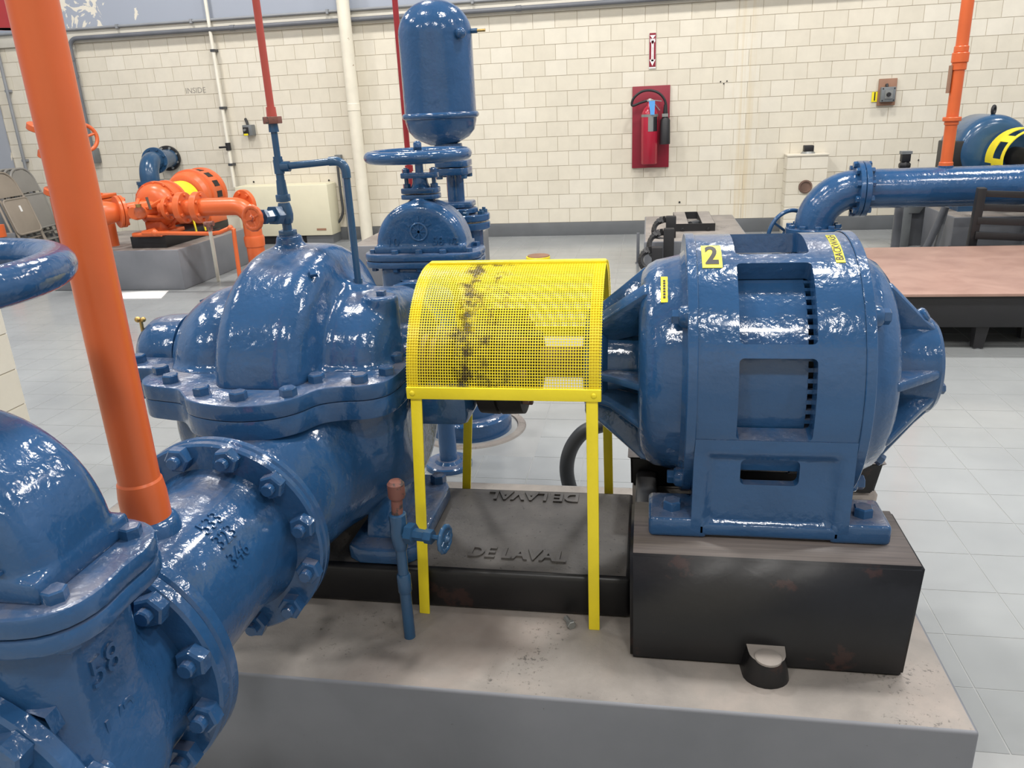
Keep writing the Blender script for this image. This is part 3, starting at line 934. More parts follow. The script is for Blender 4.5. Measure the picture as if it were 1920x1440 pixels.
# ------------------------------------------------------------------ coupling guard
gd = thing('coupling_guard', 'yellow wire mesh coupling guard standing on four flat legs', 'guard', (-0.27, YP, ZS))
GX0, GX1, GR = -0.455, -0.082, 0.216
PITCH, PITCH2 = 0.0051, 0.0055
wm = B()
nx = int((GX1-GX0)/PITCH)
w2 = 0.00080
NA = 44
arc = lambda r: [(YP-r*math.cos(PI*i/NA), ZP-0.003+r*math.sin(PI*i/NA)) for i in range(NA+1)]
zlow = 0.70
ain, aout = arc(GR), arc(GR+0.0014)
for i in range(nx+1):
    x = GX0+i*(GX1-GX0)/nx
    k = len(wm.v)
    for (yi, zi), (yo, zo) in zip(ain, aout):
        wm.v += [(x-w2, yi, zi), (x+w2, yi, zi), (x+w2, yo, zo), (x-w2, yo, zo)]
    for j in range(NA):
        a, c = k+4*j, k+4*j+4
        for q in range(4):
            wm.f.append((a+q, a+(q+1) % 4, c+(q+1) % 4, c+q)); wm.mi.append(0)
na = int(PI*GR/PITCH2)
for j in range(na+1):
    t = PI*j/na
    rm = GR+0.0009
    c = Vector(((GX0+GX1)/2, YP-rm*math.cos(t), ZP-0.003+rm*math.sin(t)))
    u = Vector((0, -math.cos(t), math.sin(t))); v = Vector((0, math.sin(t), math.cos(t)))
    wm.obox(c, (1, 0, 0), u, v, (GX1-GX0)/2+0.002, 0.0008, w2)
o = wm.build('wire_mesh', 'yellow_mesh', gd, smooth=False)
o['kind'] = 'stuff'
# hoops inside the mesh ends, top bar, bottom rails
for x0, x1 in ((GX0+0.001, GX0+0.021), (GX1-0.022, GX1-0.002)):
    b = B(); k = 0
    a1, a2 = arc(GR-0.001), arc(GR-0.005)
    for (y1, z1), (y2, z2) in zip(a1, a2): b.v += [(x0, y1, z1), (x1, y1, z1), (x1, y2, z2), (x0, y2, z2)]
    for j in range(NA):
        for q in range(4): b.f.append((4*j+q, 4*j+(q+1) % 4, 4*j+4+(q+1) % 4, 4*j+4+q)); b.mi.append(0)
    b.build('hoop', 'yellow', gd)
B().bar((GX0+0.004, YP, ZP-0.003+GR+0.003), (GX1+0.002, YP, ZP-0.003+GR+0.003), 0.02, 0.008).build('top_bar', 'yellow', gd, bevel=0.003)
for sgn in (-1, 1):
    y = YP+sgn*(GR+0.003)
    B().box(GX0-0.002, GX1+0.002, y-0.0035, y+0.0035, 0.698, 0.7225).build('rail', 'yellow', gd, bevel=0.002)
    for x in (GX0+0.010, GX1-0.012):
        B().sphere((x, y+sgn*0.003, 0.7105), 0.006, 12, 8, (1, 0.6, 1)).build('rivet', 'yellow', gd)
for (xt, yt), (xb, yb) in (((GX0+0.016, YP-GR+0.001), (-0.464, 1.385)), ((GX1-0.016, YP-GR+0.001), (-0.097, 1.366)),
                           ((GX0+0.030, YP+GR-0.001), (-0.472, 1.835)), ((GX1-0.012, YP+GR-0.001), (-0.088, 1.835))):
    B().bar((xt, yt, 0.715), (xb, yb, ZS), 0.0225, 0.005, up=(0, 1, 0)).build('leg', 'yellow', gd, bevel=0.0015)
# dark coupling inside the guard
cp = thing('shaft_coupling', 'dark greasy shaft coupling inside the yellow mesh guard', 'coupling', (-0.31, YP, 0.60))
B().lathe([(0, 0.04), (0, 0.062), (0.05, 0.066), (0.052, 0.113), (0.09, 0.115), (0.092, 0.108), (0.096, 0.108), (0.098, 0.115), (0.145, 0.113), (0.147, 0.07), (0.18, 0.066), (0.18, 0.04)],
          (-0.40, YP, ZP), (1, 0, 0), 48, cap=False).build('hub', 'dark_iron', cp, angle=30)
for i in range(8):
    a = PI/4*i
    bolt(cp, (-0.254, YP+0.088*math.cos(a), ZP+0.088*math.sin(a)), (1, 0, 0), 0.012, 'brown_iron')
# ================================================================== the pump
pump = thing('centrifugal_pump', 'large blue split case pump with a domed casing beside the yellow guard', 'pump', (PX, YP, ZS))
front = [(-1.140, 1.60), (-1.140, 1.50), (-1.128, 1.455), (-1.085, 1.436), (-1.04, 1.436), (-1.016, 1.415), (-1.012, 1.372), (-0.985, 1.335), (-0.940, 1.322),
         (-0.900, 1.312), (-0.872, 1.285), (-0.845, 1.256), (-0.80, 1.236), (-0.746, 1.226), (-0.70, 1.231), (-0.665, 1.246), (-0.635, 1.275), (-0.612, 1.318),
         (-0.575, 1.338), (-0.533, 1.345), (-0.500, 1.366), (-0.486, 1.400), (-0.482, 1.460), (-0.482, 1.60)]
rear = [(x, 2*YP-y) for x, y in front[-2:0:-1]]
outline = catmull(front+rear, 4)
B().prism(outline, (0, 0, 0), (1, 0, 0), (0, 1, 0), (0, 0, 1), 0.7051, 0.7365).build('upper_flange', 'blue', pump, bevel=0.004, seg=2)
B().prism([(PX+(x-PX)*0.996, YP+(y-YP)*0.996) for x, y in outline], (0, 0, 0), (1, 0, 0), (0, 1, 0), (0, 0, 1), 0.6650, 0.7050).build('lower_flange', 'blue', pump, bevel=0.004, seg=2)

def upper(X, Y, Z):
    # volute ridge across the middle, suction humps either side
    d = sd_cyl(X, Y, Z, (PX, YP, ZP), 0, 0.268, 0.096, 0.055, (1.075, 0.965))
    d = smin(d, sd_ell(X, Y, Z, (PX-0.005, YP+0.03, 0.72), (0.180, 0.235, 0.228)), 0.02)
    left = sd_ell(X, Y, Z, (-0.905, YP, 0.725), (0.125, 0.185, 0.150))
    left = smin(left, sd_ell(X, Y, Z, (-0.965, YP, 0.715), (0.085, 0.13, 0.11)), 0.03)
    right = sd_cyl(X, Y, Z, (-0.622, YP, 0.715), 0, 0.168, 0.105, 0.065, (1.0, 0.92))
    right = smin(right, sd_ell(X, Y, Z, (-0.56, YP+0.10, 0.72), (0.085, 0.11, 0.13)), 0.02)
    d = smin(d, left, 0.014)
    d = smin(d, right, 0.014)
    d = smin(d, sd_cyl(X, Y, Z, (-0.76, YP, 0.968), 2, 0.028, 0.018, 0.006), 0.014)
    d = smin(d, sd_cyl(X, Y, Z, (-0.614, YP, 0.865), 2, 0.020, 0.012, 0.004), 0.02)
    d = smin(d, sd_cyl(X, Y, Z, (-0.546, 1.545, 0.80), 2, 0.034, 0.066, 0.006), 0.012)
    d = smin(d, sd_box(X, Y, Z, (PX, YP, 0.715), (0.25, 0.20, 0.02), 0.01), 0.02)
    return smax(d, 0.733-Z, 0.004)
sdf_obj('upper_casing', upper, (-1.10, 1.28, 0.72), (-0.46, 1.94, 1.01), 0.0055, 'blue', pump)

def lower(X, Y, Z):
    d = sd_cyl(X, Y, Z, (PX, YP, 0.60), 0, 0.245, 0.15, 0.07, (1.1, 1.0))
    d = smin(d, sd_cyl(X, Y, Z, (PX-0.005, YP, 0.60), 0, 0.20, 0.258, 0.07, (1.0, 0.95)), 0.04)
    for s in (-1, 1):
        d = smin(d, sd_cone(X, Y, Z, (PX, YP+s*0.50, 0.514), (PX, YP+s*0.10, 0.535), 0.128, 0.205), 0.05)
    d = smax(d, Z-0.668, 0.004)
    d = smax(d, np.abs(Y-YP)-0.446, 0.003)
    return d
sdf_obj('lower_casing', lower, (-1.05, 1.14, 0.30), (-0.46, 2.06, 0.68), 0.0065, 'blue', pump)
# feet and pedestals
for x0, x1 in ((-0.64, -0.480), (-1.04, -0.90)):
    poly = [(x0, 1.43), (x0+0.03, 1.412), (x1-0.03, 1.412), (x1, 1.44), (x1, 1.72), (x1-0.03, 1.79), (x0+0.03, 1.79), (x0, 1.76)]
    B().prism(poly, (0, 0, 0), (1, 0, 0), (0, 1, 0), (0, 0, 1), 0.2975, 0.334).build('foot', 'blue', pump, bevel=0.007, seg=2)
    xm = (x0+x1)/2
    B().prism([(-0.14, 0), (0.12, 0), (0.07, 0.12), (-0.09, 0.12)], (xm-0.015, YP, 0.33), (0, 1, 0), (0, 0, 1), (1, 0, 0), -0.035, 0.035).build('pedestal', 'blue', pump, bevel=0.01)
for y in (1.455, 1.745):
    bolt(pump, (-0.515, y, 0.334), (0, 0, 1), 0.02, 'blue', name='foot_bolt', spin=0.3)
# suction and discharge nozzle flanges
FL_R, BC_R, ZC = 0.190, 0.171, 0.514
def flange(parent, y0, y1, zc=ZC, r=FL_R, mat='blue', xc=PX, name='flange'):
    return B().lathe([(0, r-0.004), (0.004, r), (y1-y0-0.004, r), (y1-y0, r-0.004)], (xc, y0, zc), (0, 1, 0), 72).build(name, mat, parent, angle=30)
flange(pump, 1.1485, 1.168)
Y_RF = 2.14
flange(pump, Y_RF-0.10, Y_RF-0.078)
B().cyl((PX, 2.03, ZC), (PX, Y_RF-0.09, ZC), 0.135, n=40).build('nozzle', 'blue', pump)
def bolt_ring(parent, y, sgn, kind, mat='blue', r=0.0235, zc=ZC, xc=PX, n=12, rc=BC_R, name=None):
    for i in range(n):
        a = 2*PI*(i+0.5)/n
        bolt(parent, (xc+rc*math.cos(a), y, zc+rc*math.sin(a)), (0, sgn, 0), r, mat, kind, name or ('nut' if kind == 'nut' else 'bolt'), spin=a*1.7)
bolt_ring(pump, Y_RF-0.10, -1, 'head')
# casing bolts along the split line
spots = [(-1.090, 1.478), (-0.990, 1.405), (-0.935, 1.352), (-0.830, 1.286), (-0.742, 1.262), (-0.655, 1.287), (-0.632, 1.366), (-0.545, 1.368), (-0.505, 1.415), (-0.512, 1.50)]
for x, y in spots:
    for yy in (y, 2*YP-y):
        bolt(pump, (x, yy, 0.7365), (0, 0, 1), 0.0165, 'blue', 'head', 'casing_bolt', spin=x*9)
# plugs
bolt(pump, (-0.546, 1.545, 0.866), (0, 0, 1), 0.012, 'blue', 'square', 'plug')
bolt(pump, (-0.662, 1.48, 0.925), (0.35, -0.55, 0.75), 0.011, 'blue', 'square', 'plug')
bolt(pump, (-0.978, 1.60, 0.838), (-0.3, 0, 1), 0.014, 'blue', 'square', 'plug')
# bearing housing at the outer end, with its oil cup
B().lathe([(-1.150, 0.015), (-1.146, 0.045), (-1.134, 0.070), (-1.112, 0.086), (-1.085, 0.092), (-1.030, 0.094), (-1.030, 0.078), (-1.095, 0.074)], (0, YP, ZP+0.012), (1, 0, 0), 48).build('bearing_housing', 'blue', pump, angle=40)
oc = B().cyl((-1.135, 1.575, 0.775), (-1.135, 1.575, 0.802), 0.004, n=12).sphere((-1.142, 1.575, 0.806), 0.007).sphere((-1.128, 1.575, 0.806), 0.006)
tag(oc.build('oil_cup', 'brass', pump), 'small brass oil cup')
B().cyl((-1.10, YP, ZP), (-0.38, YP, ZP), 0.032).build('shaft', 'brown_iron', pump)
B().lathe([(-0.56, 0.075), (-0.492, 0.075), (-0.486, 0.070), (-0.486, 0.045)], (0, YP, ZP+0.01), (1, 0, 0), 36).build('stuffing_box', 'blue', pump)
B().lathe([(-0.486, 0.056), (-0.465, 0.056), (-0.463, 0.046), (-0.440, 0.044), (-0.44, 0.03)], (0, YP, ZP+0.004), (1, 0, 0), 36).build('gland', 'brown_iron', pump)
B().box(-0.478, -0.36, 1.47, 1.73, 0.60, 0.675).build('bearing_bracket', 'blue', pump, bevel=0.02)
B().cyl((-0.44, YP, ZP), (-0.405, YP, ZP), 0.075, ch=0.008, n=32).build('bearing_cover', 'dark_iron', pump)

# ------------------------------------------------------------------ suction spool
spool = thing('suction_spool', 'short thick blue flanged pipe between the near gate valve and the pump', 'pipe', (PX, 0.97, ZC-FL_R))
B().lathe([(0.80, 0.12), (0.80, 0.134), (0.845, 0.134), (0.875, 0.130), (1.08, 0.130), (1.112, 0.137), (1.13, 0.144), (1.1475, 0.144)], (PX, 0, ZC), (0, 1, 0), 72).build('barrel', 'blue', spool, angle=50)
flange(spool, 0.8035, 0.828)
flange(spool, 1.129, 1.1475)
bolt_ring(spool, 1.129, -1, 'nut', r=0.0225)
def wrapY(txt, size, yc, ang, r, parent, mat='blue'):
    vs, fs = text_mesh(txt, size, 0.0025)
    mp = lambda v: (PX+(r+v.z)*math.cos(dg(ang)+v.y/r), yc+v.x, ZC+(r+v.z)*math.sin(dg(ang)+v.y/r))
    return B().add([mp(v) for v in vs], fs).build('cast_lettering', mat, parent, smooth=False)
wrapY('533', 0.036, 1.005, 58, 0.1305, spool)
wrapY('323', 0.036, 1.000, 44, 0.1305, spool)
wrapY('346', 0.036, 0.995, 29, 0.1305, spool)
B().lathe([(0, 0.046), (0.02, 0.044), (0.026, 0.040), (0.03, 0.034)], (PX, 0.955, 0.632), (0, 0, 1), 32).build('riser_boss', 'blue', spool)

# big orange riser
rs = thing('orange_riser_pipe', 'thick orange pipe rising from the blue suction spool at left', 'pipe', (PX, 0.955, 0.655))
B().cyl((PX, 0.955, 0.70), (PX, 0.955, 3.2), 0.0297, n=40).build('pipe', 'orange', rs)
B().lathe([(0.652, 0.0325), (0.655, 0.0345), (0.700, 0.0345), (0.722, 0.032), (0.726, 0.0295)], (PX, 0.955, 0), (0, 0, 1), 40).build('collar', 'orange', rs, angle=25)

# ------------------------------------------------------------------ gate valves
def gate_valve(yc, label, base_z, near):
    t = thing('gate_valve', label, 'valve', (PX, yc, base_z), 'blue gate valves beside the pump')
    def body(X, Y, Z):
        d = sd_cyl(X, Y, Z, (PX, yc, ZC), 1, 0.148, 0.152, 0.01)
        d = smin(d, sd_box(X, Y, Z, (PX, yc, 0.60), (0.150, 0.088, 0.17), 0.055), 0.035)
        d = smin(d, sd_ell(X, Y, Z, (PX, yc, 0.47), (0.158, 0.105, 0.16)), 0.03)
        return smax(d, Z-0.738, 0.003)
    sdf_obj('body', body, (PX-0.19, yc-0.17, 0.29), (PX+0.19, yc+0.17, 0.75), 0.0075, 'blue', t)
    for s in (-1, 1):
        y0, y1 = sorted((yc+s*0.155, yc+s*0.130))
        if near and s == -1: y0, y1 = yc-0.112, yc-0.087
        flange(t, y0, y1)
        if near or s == -1: bolt_ring(t, y1 if s == -1 else y0, -s, 'nut', r=0.0225)
        if near and s == -1: bolt_ring(t, y0, -1, 'head', r=0.0225)
    outl = catmull([(-0.198, 0), (-0.198, 0.05), (-0.175, 0.088), (-0.12, 0.105), (0, 0.108), (0.12, 0.105), (0.175, 0.088), (0.198, 0.05), (0.198, 0), (0.198, -0.05), (0.175, -0.088), (0.12, -0.105), (0, -0.108), (-0.12, -0.105), (-0.175, -0.088), (-0.198, -0.05)], 3)
    outl = outl[::-1]
    o = (PX, yc, 0)
    B().prism(outl, o, (1, 0, 0), (0, 1, 0), (0, 0, 1), 0.733, 0.7555).build('body_flange', 'blue', t, bevel=0.005)
    B().prism(outl, o, (1, 0, 0), (0, 1, 0), (0, 0, 1), 0.7565, 0.780).build('bonnet_flange', 'blue', t, bevel=0.005)
    def dome(X, Y, Z):
        d = sd_cyl(X, Y, Z, (PX, yc, 0.800), 1, 0.155, 0.072, 0.035, (1.0, 0.95))
        d = smin(d, sd_box(X, Y, Z, (PX, yc, 0.79), (0.158, 0.076, 0.014), 0.004), 0.006)
        d = smin(d, sd_cyl(X, Y, Z, (PX, yc, 0.94), 2, 0.035, 0.02, 0.005), 0.02)
        return smax(d, 0.778-Z, 0.003)
    sdf_obj('bonnet', dome, (PX-0.18, yc-0.1, 0.77), (PX+0.18, yc+0.1, 0.985), 0.0055, 'blue', t)
    for i in range(5):
        x = -0.165+0.0825*i
        for s in (-1, 1):
            yy = 0.088 if abs(x) < 0.15 else 0.062
            bolt(t, (PX+x, yc+s*yy, 0.780), (0, 0, 1), 0.013, 'blue', 'head', 'bonnet_bolt', spin=i)
            bolt(t, (PX+x, yc+s*yy, 0.733), (0, 0, -1), 0.013, 'blue', 'head', 'bonnet_bolt', spin=i)
    # packing gland
    for z0, z1, w in ((0.950, 0.9655, 0.128), (0.9685, 0.986, 0.126)):
        B().prism(rrect(w, 0.075, 0.02, 3), o, (1, 0, 0), (0, 1, 0), (0, 0, 1), z0, z1).build('gland_flange', 'blue', t, bevel=0.003)
    B().prism(rrect(0.126, 0.05, 0.015, 3), o, (1, 0, 0), (0, 1, 0), (0, 0, 1), 1.017, 1.034).build('gland_follower', 'blue', t, bevel=0.003)
    B().lathe([(0.985, 0.034), (1.0, 0.026), (1.02, 0.024)], o, (0, 0, 1), 24).build('gland_sleeve', 'blue', t)
    for s in (-1, 1):
        B().cyl((PX+s*0.047, yc, 0.984), (PX+s*0.047, yc, 1.05), 0.007, n=12).build('stud', 'blue', t)
        bolt(t, (PX+s*0.047, yc, 1.034), (0, 0, 1), 0.013, 'blue', 'head', 'nut')
        bolt(t, (PX+s*0.047, yc, 0.986), (0, 0, 1), 0.013, 'blue', 'head', 'nut')
    B().cyl((PX, yc, 1.0), (PX, yc, 1.115), 0.0135, n=20).build('stem', 'blue', t)
    # handwheel
    zw = 1.089
    hw = B()
    pts = []
    R = 0.156
    n, m = 64, 16
    for i in range(n):
        a = 2*PI*i/n
        for j in range(m):
            q = 2*PI*j/m
            rr = R+0.0215*math.cos(q)
            pts.append((PX+rr*math.cos(a), yc+rr*math.sin(a), zw+0.0195*math.sin(q)))
    hw.add(pts, [(i*m+j, ((i+1) % n)*m+j, ((i+1) % n)*m+(j+1) % m, i*m+(j+1) % m) for i in range(n) for j in range(m)])
    w = hw.build('handwheel', 'blue', t)
    B().lathe([(zw-0.02, 0.026), (zw+0.012, 0.026), (zw+0.016, 0.022)], o, (0, 0, 1), 24).build('wheel_hub', 'blue', w)
    for i in range(5):
        a = 2*PI*i/5+0.5
        d = Vector((math.cos(a), math.sin(a), 0))
        c = Vector((PX, yc, zw-0.004))
        B().tube([c+d*0.015, c+d*0.06+Vector((0, 0, 0.001)), c+d*0.11, c+d*0.145], [0.014, 0.0115, 0.011, 0.014], 12).build('spoke', 'blue', w)
    B().lathe([(zw+0.014, 0.0135), (zw+0.038, 0.0135), (zw+0.044, 0.009), (zw+0.046, 0)], o, (0, 0, 1), 20, cap=False).build('stem_nut', 'blue', w)
    return t
near_v = gate_valve(0.648, 'near blue gate valve cut off by the left edge of the picture', ZC-FL_R, True)
far_v = gate_valve(2.60, 'blue gate valve with a horizontal handwheel behind the pump and yellow guard', ZC-FL_R, False)
# cast marks
lettering('cast_lettering', '58', 0.05, 0.003, (PX+0.1505, 0.640, 0.655), (0, 1, 0), (0, 0, 1), (1, 0, 0), 'blue', near_v)
lettering('cast_lettering', '1/2', 0.05, 0.003, (PX+0.1505, 0.640, 0.575), (0, 1, 0), (0, 0, 1), (1, 0, 0), 'blue', near_v)
lettering('cast_lettering', '2', 0.04, 0.003, (PX+0.115, 0.575, 0.825), (1, 0, 0), (0, 0, 1), (0, -1, 0), 'blue', near_v)
yf = 2.60-0.0725
lettering('cast_lettering', '10', 0.045, 0.003, (PX-0.09, yf, 0.815), (1, 0, 0), (0, 0, 1), (0, -1, 0), 'blue', far_v)
lettering('cast_lettering', '58', 0.042, 0.003, (PX+0.065, yf, 0.817), (1, 0, 0), (0, 0, 1), (0, -1, 0), 'blue', far_v)
lettering('cast_lettering', '1/2', 0.030, 0.003, (PX+0.115, yf, 0.817), (1, 0, 0), (0, 0, 1), (0, -1, 0), 'blue', far_v)
em = B().torus((PX+0.002, yf, 0.850), (0, 1, 0), 0.028, 0.004, 28, 8)
for i in range(4):
    a = PI/4*i
    d = Vector((math.cos(a), 0, math.sin(a)))
    em.bar(Vector((PX+0.002, yf, 0.850))-d*0.026, Vector((PX+0.002, yf, 0.850))+d*0.026, 0.005, 0.005, up=(0, 1, 0))
for i in range(5):
    a = PI*0.18+PI*0.64*i/4
    d = Vector((math.cos(a), 0, math.sin(a)))
    em.bar(Vector((PX+0.002, yf, 0.850))+d*0.034, Vector((PX+0.002, yf, 0.850))+d*0.050, 0.006, 0.005, up=(0, 1, 0))
em.build('cast_emblem', 'blue', far_v)

# discharge spool behind the pump, pipe support, floor pit riser with air vessel
ds = thing('discharge_spool', 'blue flanged pipe joining the pump to the rear gate valve', 'pipe', (PX, 2.25, ZC-FL_R))
B().cyl((PX, Y_RF-0.078, ZC), (PX, 2.44, ZC), 0.13, n=48).build('barrel', 'blue', ds)
flange(ds, Y_RF-0.077, Y_RF-0.055); flange(ds, 2.42, 2.444)
bolt_ring(ds, Y_RF-0.055, 1, 'nut', r=0.0225)
# floor-standing pieces behind the pump stay out of the scaling about the camera
XQ, ZQ = -0.712, 0.545
ps = thing('pipe_support', 'blue round post with a floor flange under the rear gate valve', 'support', (XQ+0.01, 2.53, 0))
B().lathe([(0.02, 0.032), (0.33, 0.032), (0.33, 0.075), (0.355, 0.08)], (XQ+0.01, 2.53, 0), (0, 0, 1), 32).build('post', 'blue', ps, angle=30)
B().lathe([(0, 0.085), (0.016, 0.085), (0.02, 0.08), (0.02, 0.05), (0.03, 0.042), (0.03, 0.034)], (XQ+0.01, 2.53, 0), (0, 0, 1), 36).build('base_flange', 'blue', ps, angle=30)
riser = thing('discharge_elbow', 'blue elbow and riser pipe entering a round pit in the floor', 'pipe', (PIT[0], PIT[1], -0.05))
B().tube([(XQ, 2.65, ZQ), (XQ, 2.76, ZQ)]+arc_path((XQ, 2.76, ZQ-0.14), (0, 0, 1), (0, 1, 0), 0.14, 0, PI/2, 8)[1:]+[(XQ+0.01, 2.90, 0.25), (PIT[0], 2.90, -0.08)], 0.126, 40).build('elbow', 'blue', riser)
B().lathe([(-0.08, 0.168), (0.062, 0.168), (0.075, 0.155), (0.08, 0.125)], (PIT[0], 2.90, 0), (0, 0, 1), 48).build('hub', 'blue', riser)
flange(riser, 2.636, 2.660, ZQ, 0.181, 'blue', XQ)
pit = B().lathe([(-0.09, 0.19), (-0.003, 0.19), (0.006, 0.194), (0.006, 0.222), (0.0, 0.226), (-0.09, 0.226)], (PIT[0], PIT[1], 0), (0, 0, 1), 64, cap=False)
tag(pit.build('pit_ring', 'pad_top', None, angle=30), 'bare concrete ring around the pit in the floor', 'pit ring')
# ================================================================== small piping on and around the pump
VX, VY = -0.761, 1.6
vz = lambda y: 0.991+(437-y)*0.001083
ven = thing('vent_piping', 'blue vent valve and bypass pipe on top of the pump dome', 'piping', (VX, VY, 0.985))
def vert(name, y0, y1, r, mat='blue_small', par=None, r2=None, n=18, x=VX, hexa=False):
    return B().cyl((x, VY, vz(y0)), (x, VY, vz(y1)), r, r2, n=6 if hexa else n).build(name, mat, par or ven, bevel=0.0015 if hexa else 0, angle=30)
vert('bushing', 446, 441, 0.024, 'blue')
vert('hex_bushing', 442, 431, 0.0195, hexa=True)
vert('nipple', 432, 415, 0.0098)
B().lathe([(vz(418), 0.0125), (vz(412), 0.015), (vz(400), 0.0165), (vz(388), 0.0150), (vz(378), 0.012)], (VX, VY, 0), (0, 0, 1), 20).build('valve_body', 'blue_small', ven)
vert('hex_collar', 376, 362, 0.0155, hexa=True)
vert('nipple', 363, 335, 0.0115, r2=0.0095)
vert('nipple', 336, 320, 0.0085)
vert('tee', 323, 297, 0.0105)
vert('coupling', 300, 291, 0.0095)
vert('pipe', 293, 243, 0.0068)
vert('coupling', 246, 231, 0.0105, r2=0.0095)
# side valve bonnet and its orange wheel, turned towards the viewer
va = Vector((VX, VY, vz(400))); wc = onY(474, 409, 1.505)
dv = (wc-va).normalized()
B().lathe([(0.0, 0.0125), (0.022, 0.0125), (0.022, 0.0205), (0.040, 0.0205), (0.040, 0.0135), (0.062, 0.0125), (0.064, 0.0165), (0.074, 0.0165), (0.076, 0.006), (0.105, 0.006)], va, dv, 6).build('valve_bonnet', 'blue_small', ven, angle=25)
def small_wheel(parent, c, axis, R, mat, name='handwheel'):
    a, u, w = frame(axis); c = Vector(c)
    wb = B()
    n, m = 48, 10
    vs = []
    for i in range(n):
        t = 2*PI*i/n
        k = 0.88+0.12*(1 if (i // 2) % 2 else 0)
        for j in range(m):
            q = 2*PI*j/m
            rr = R*(0.80+0.20*math.cos(q)*k)
            vs.append(c+(u*math.cos(t)+w*math.sin(t))*rr+a*(R*0.16*k*math.sin(q)))
    wb.add(vs, [(i*m+j, ((i+1) % n)*m+j, ((i+1) % n)*m+(j+1) % m, i*m+(j+1) % m) for i in range(n) for j in range(m)])
    o = wb.build(name, mat, parent)
    B().lathe([(-0.05*R, 0.66*R), (0.05*R, 0.66*R)], c, a, 24).build('wheel_web', mat, o)
    B().lathe([(-0.14*R, 0.28*R), (0.12*R, 0.28*R), (0.2*R, 0.2*R), (0.34*R, 0.14*R)], c, a, 16).build('wheel_hub', mat, o)
    for i in range(4):
        t = PI/2*i+0.4
        d = u*math.cos(t)+w*math.sin(t)
        B().tube([c+d*0.2*R, c+d*0.7*R], 0.11*R, 8).build('spoke', mat, o)
    return o
tag(small_wheel(ven, wc, dv, 0.0275, 'orange'), 'small fluted orange handwheel')
# bypass pipe
p0 = Vector((VX, VY, vz(310))); p1 = onY(637, 302, VY); p2 = onY(655, 330, VY); p3 = onY(673, 541, VY)
c0 = Vector((p3.x-0.022, VY, p1.z-0.022))
B().tube([p0+Vector((0.006, 0, 0)), Vector((c0.x, VY, p1.z))]+arc_path(c0, (0, 0, 1), (1, 0, 0), 0.022, 0.2, PI/2, 8)+[Vector((p3.x, VY, p3.z))], 0.0072, 16).build('bypass_pipe', 'blue_small', ven)
B().cyl(p0+Vector((0.006, 0, 0)), p0+Vector((0.024, 0, 0.0)), 0.0105).build('coupling', 'blue_small', ven)
B().tube([Vector((c0.x-0.012, VY, p1.z)), Vector((c0.x, VY, p1.z))]+arc_path(c0, (0, 0, 1), (1, 0, 0), 0.022, 0.2, PI/2, 8)+[Vector((p3.x, VY, c0.z-0.012))], 0.0092, 16).build('elbow', 'blue_small', ven)
B().cyl(p3, p3+Vector((0, 0, 0.022)), 0.0095).build('coupling', 'blue_small', ven)

red = thing('red_vent_riser', 'thin faded red pipe rising from the blue vent valve', 'pipe', (VX, VY, vz(232)))
vert('union_nut', 231, 218, 0.0195, 'rust_red', red, hexa=True)
vert('collar', 219, 201, 0.0105, 'red_pipe', red, r2=0.0095)
B().cyl((VX, VY, vz(202)), (VX-0.0, VY, 2.6), 0.0075, n=20).build('pipe', 'red_pipe', red)

# drain valve on the pad
dx, dy = -0.474, 1.304
dr = thing('drain_valve', 'slim blue drain pipe with a rust capped top and side valve on the pad', 'valve', (dx, dy, ZS))
B().cyl((dx, dy, ZS), (dx, dy, 0.315), 0.0118).build('pipe', 'blue_small', dr)
B().lathe([(0.308, 0.0125), (0.312, 0.0142), (0.348, 0.0142), (0.352, 0.012)], (dx, dy, 0), (0, 0, 1), 20).build('coupling', 'blue_small', dr)
B().cyl((dx, dy, 0.345), (dx, dy, 0.42), 0.0108).build('pipe', 'blue_small', dr)
B().lathe([(0.408, 0.0125), (0.414, 0.0145), (0.425, 0.0165), (0.448, 0.018), (0.468, 0.0165), (0.474, 0.0172), (0.486, 0.0172), (0.488, 0.012)], (dx, dy, 0), (0, 0, 1), 20).build('valve_body', 'blue_small', dr)
tag(B().cyl((dx, dy, 0.484), (dx+0.003, dy, 0.53), 0.0112).build('nipple', 'rust_red', dr), 'rusty nipple')
tag(B().lathe([(0, 0.0150), (0.004, 0.0168), (0.030, 0.0168), (0.036, 0.012), (0.037, 0)], (dx+0.003, dy, 0.522), (0, 0, 1), 20, cap=False).build('cap', 'rust_red', dr), 'rust coloured pipe cap')
ax = Vector((0.975, -0.2, 0.0)).normalized()
c = Vector((dx, dy, 0.447))
B().lathe([(0.006, 0.013), (0.018, 0.013), (0.018, 0.021), (0.034, 0.021), (0.034, 0.0125), (0.058, 0.0115), (0.058, 0.0145), (0.074, 0.0145), (0.074, 0.005), (0.103, 0.005)], c, ax, 6).build('valve_bonnet', 'blue_small', dr, angle=25)
small_wheel(dr, c+ax*0.1, ax, 0.030, 'blue_small')

# loose bolt lying on the pad
lb = thing('loose_bolt', 'small loose steel bolt lying on the dusty pad top', 'bolt', (-0.15, 1.375, ZS))
B().cyl((-0.158, 1.39, ZS+0.007), (-0.147, 1.37, ZS+0.007), 0.0055, n=12).build('shank', 'steel', lb)
bolt(lb, (-0.147, 1.37, ZS+0.0085), (0.5, -0.9, 0.0), 0.0098, 'steel', name='head')

# the pump station above is drawn for a pad 0.2 high; scaling the group about the camera makes the pad 0.245 m high and the set a little smaller
CAM_SCALE, CAM_SCALE_Z = 0.9561, 0.0538
for r_ in (pad, bed, mot, gd, cp, pump, spool, rs, near_v, far_v, ds, ven, red, dr, lb):
    r_.location = Vector(r_.location)*CAM_SCALE+Vector((0, 0, CAM_SCALE_Z))
    r_.scale = (CAM_SCALE,)*3

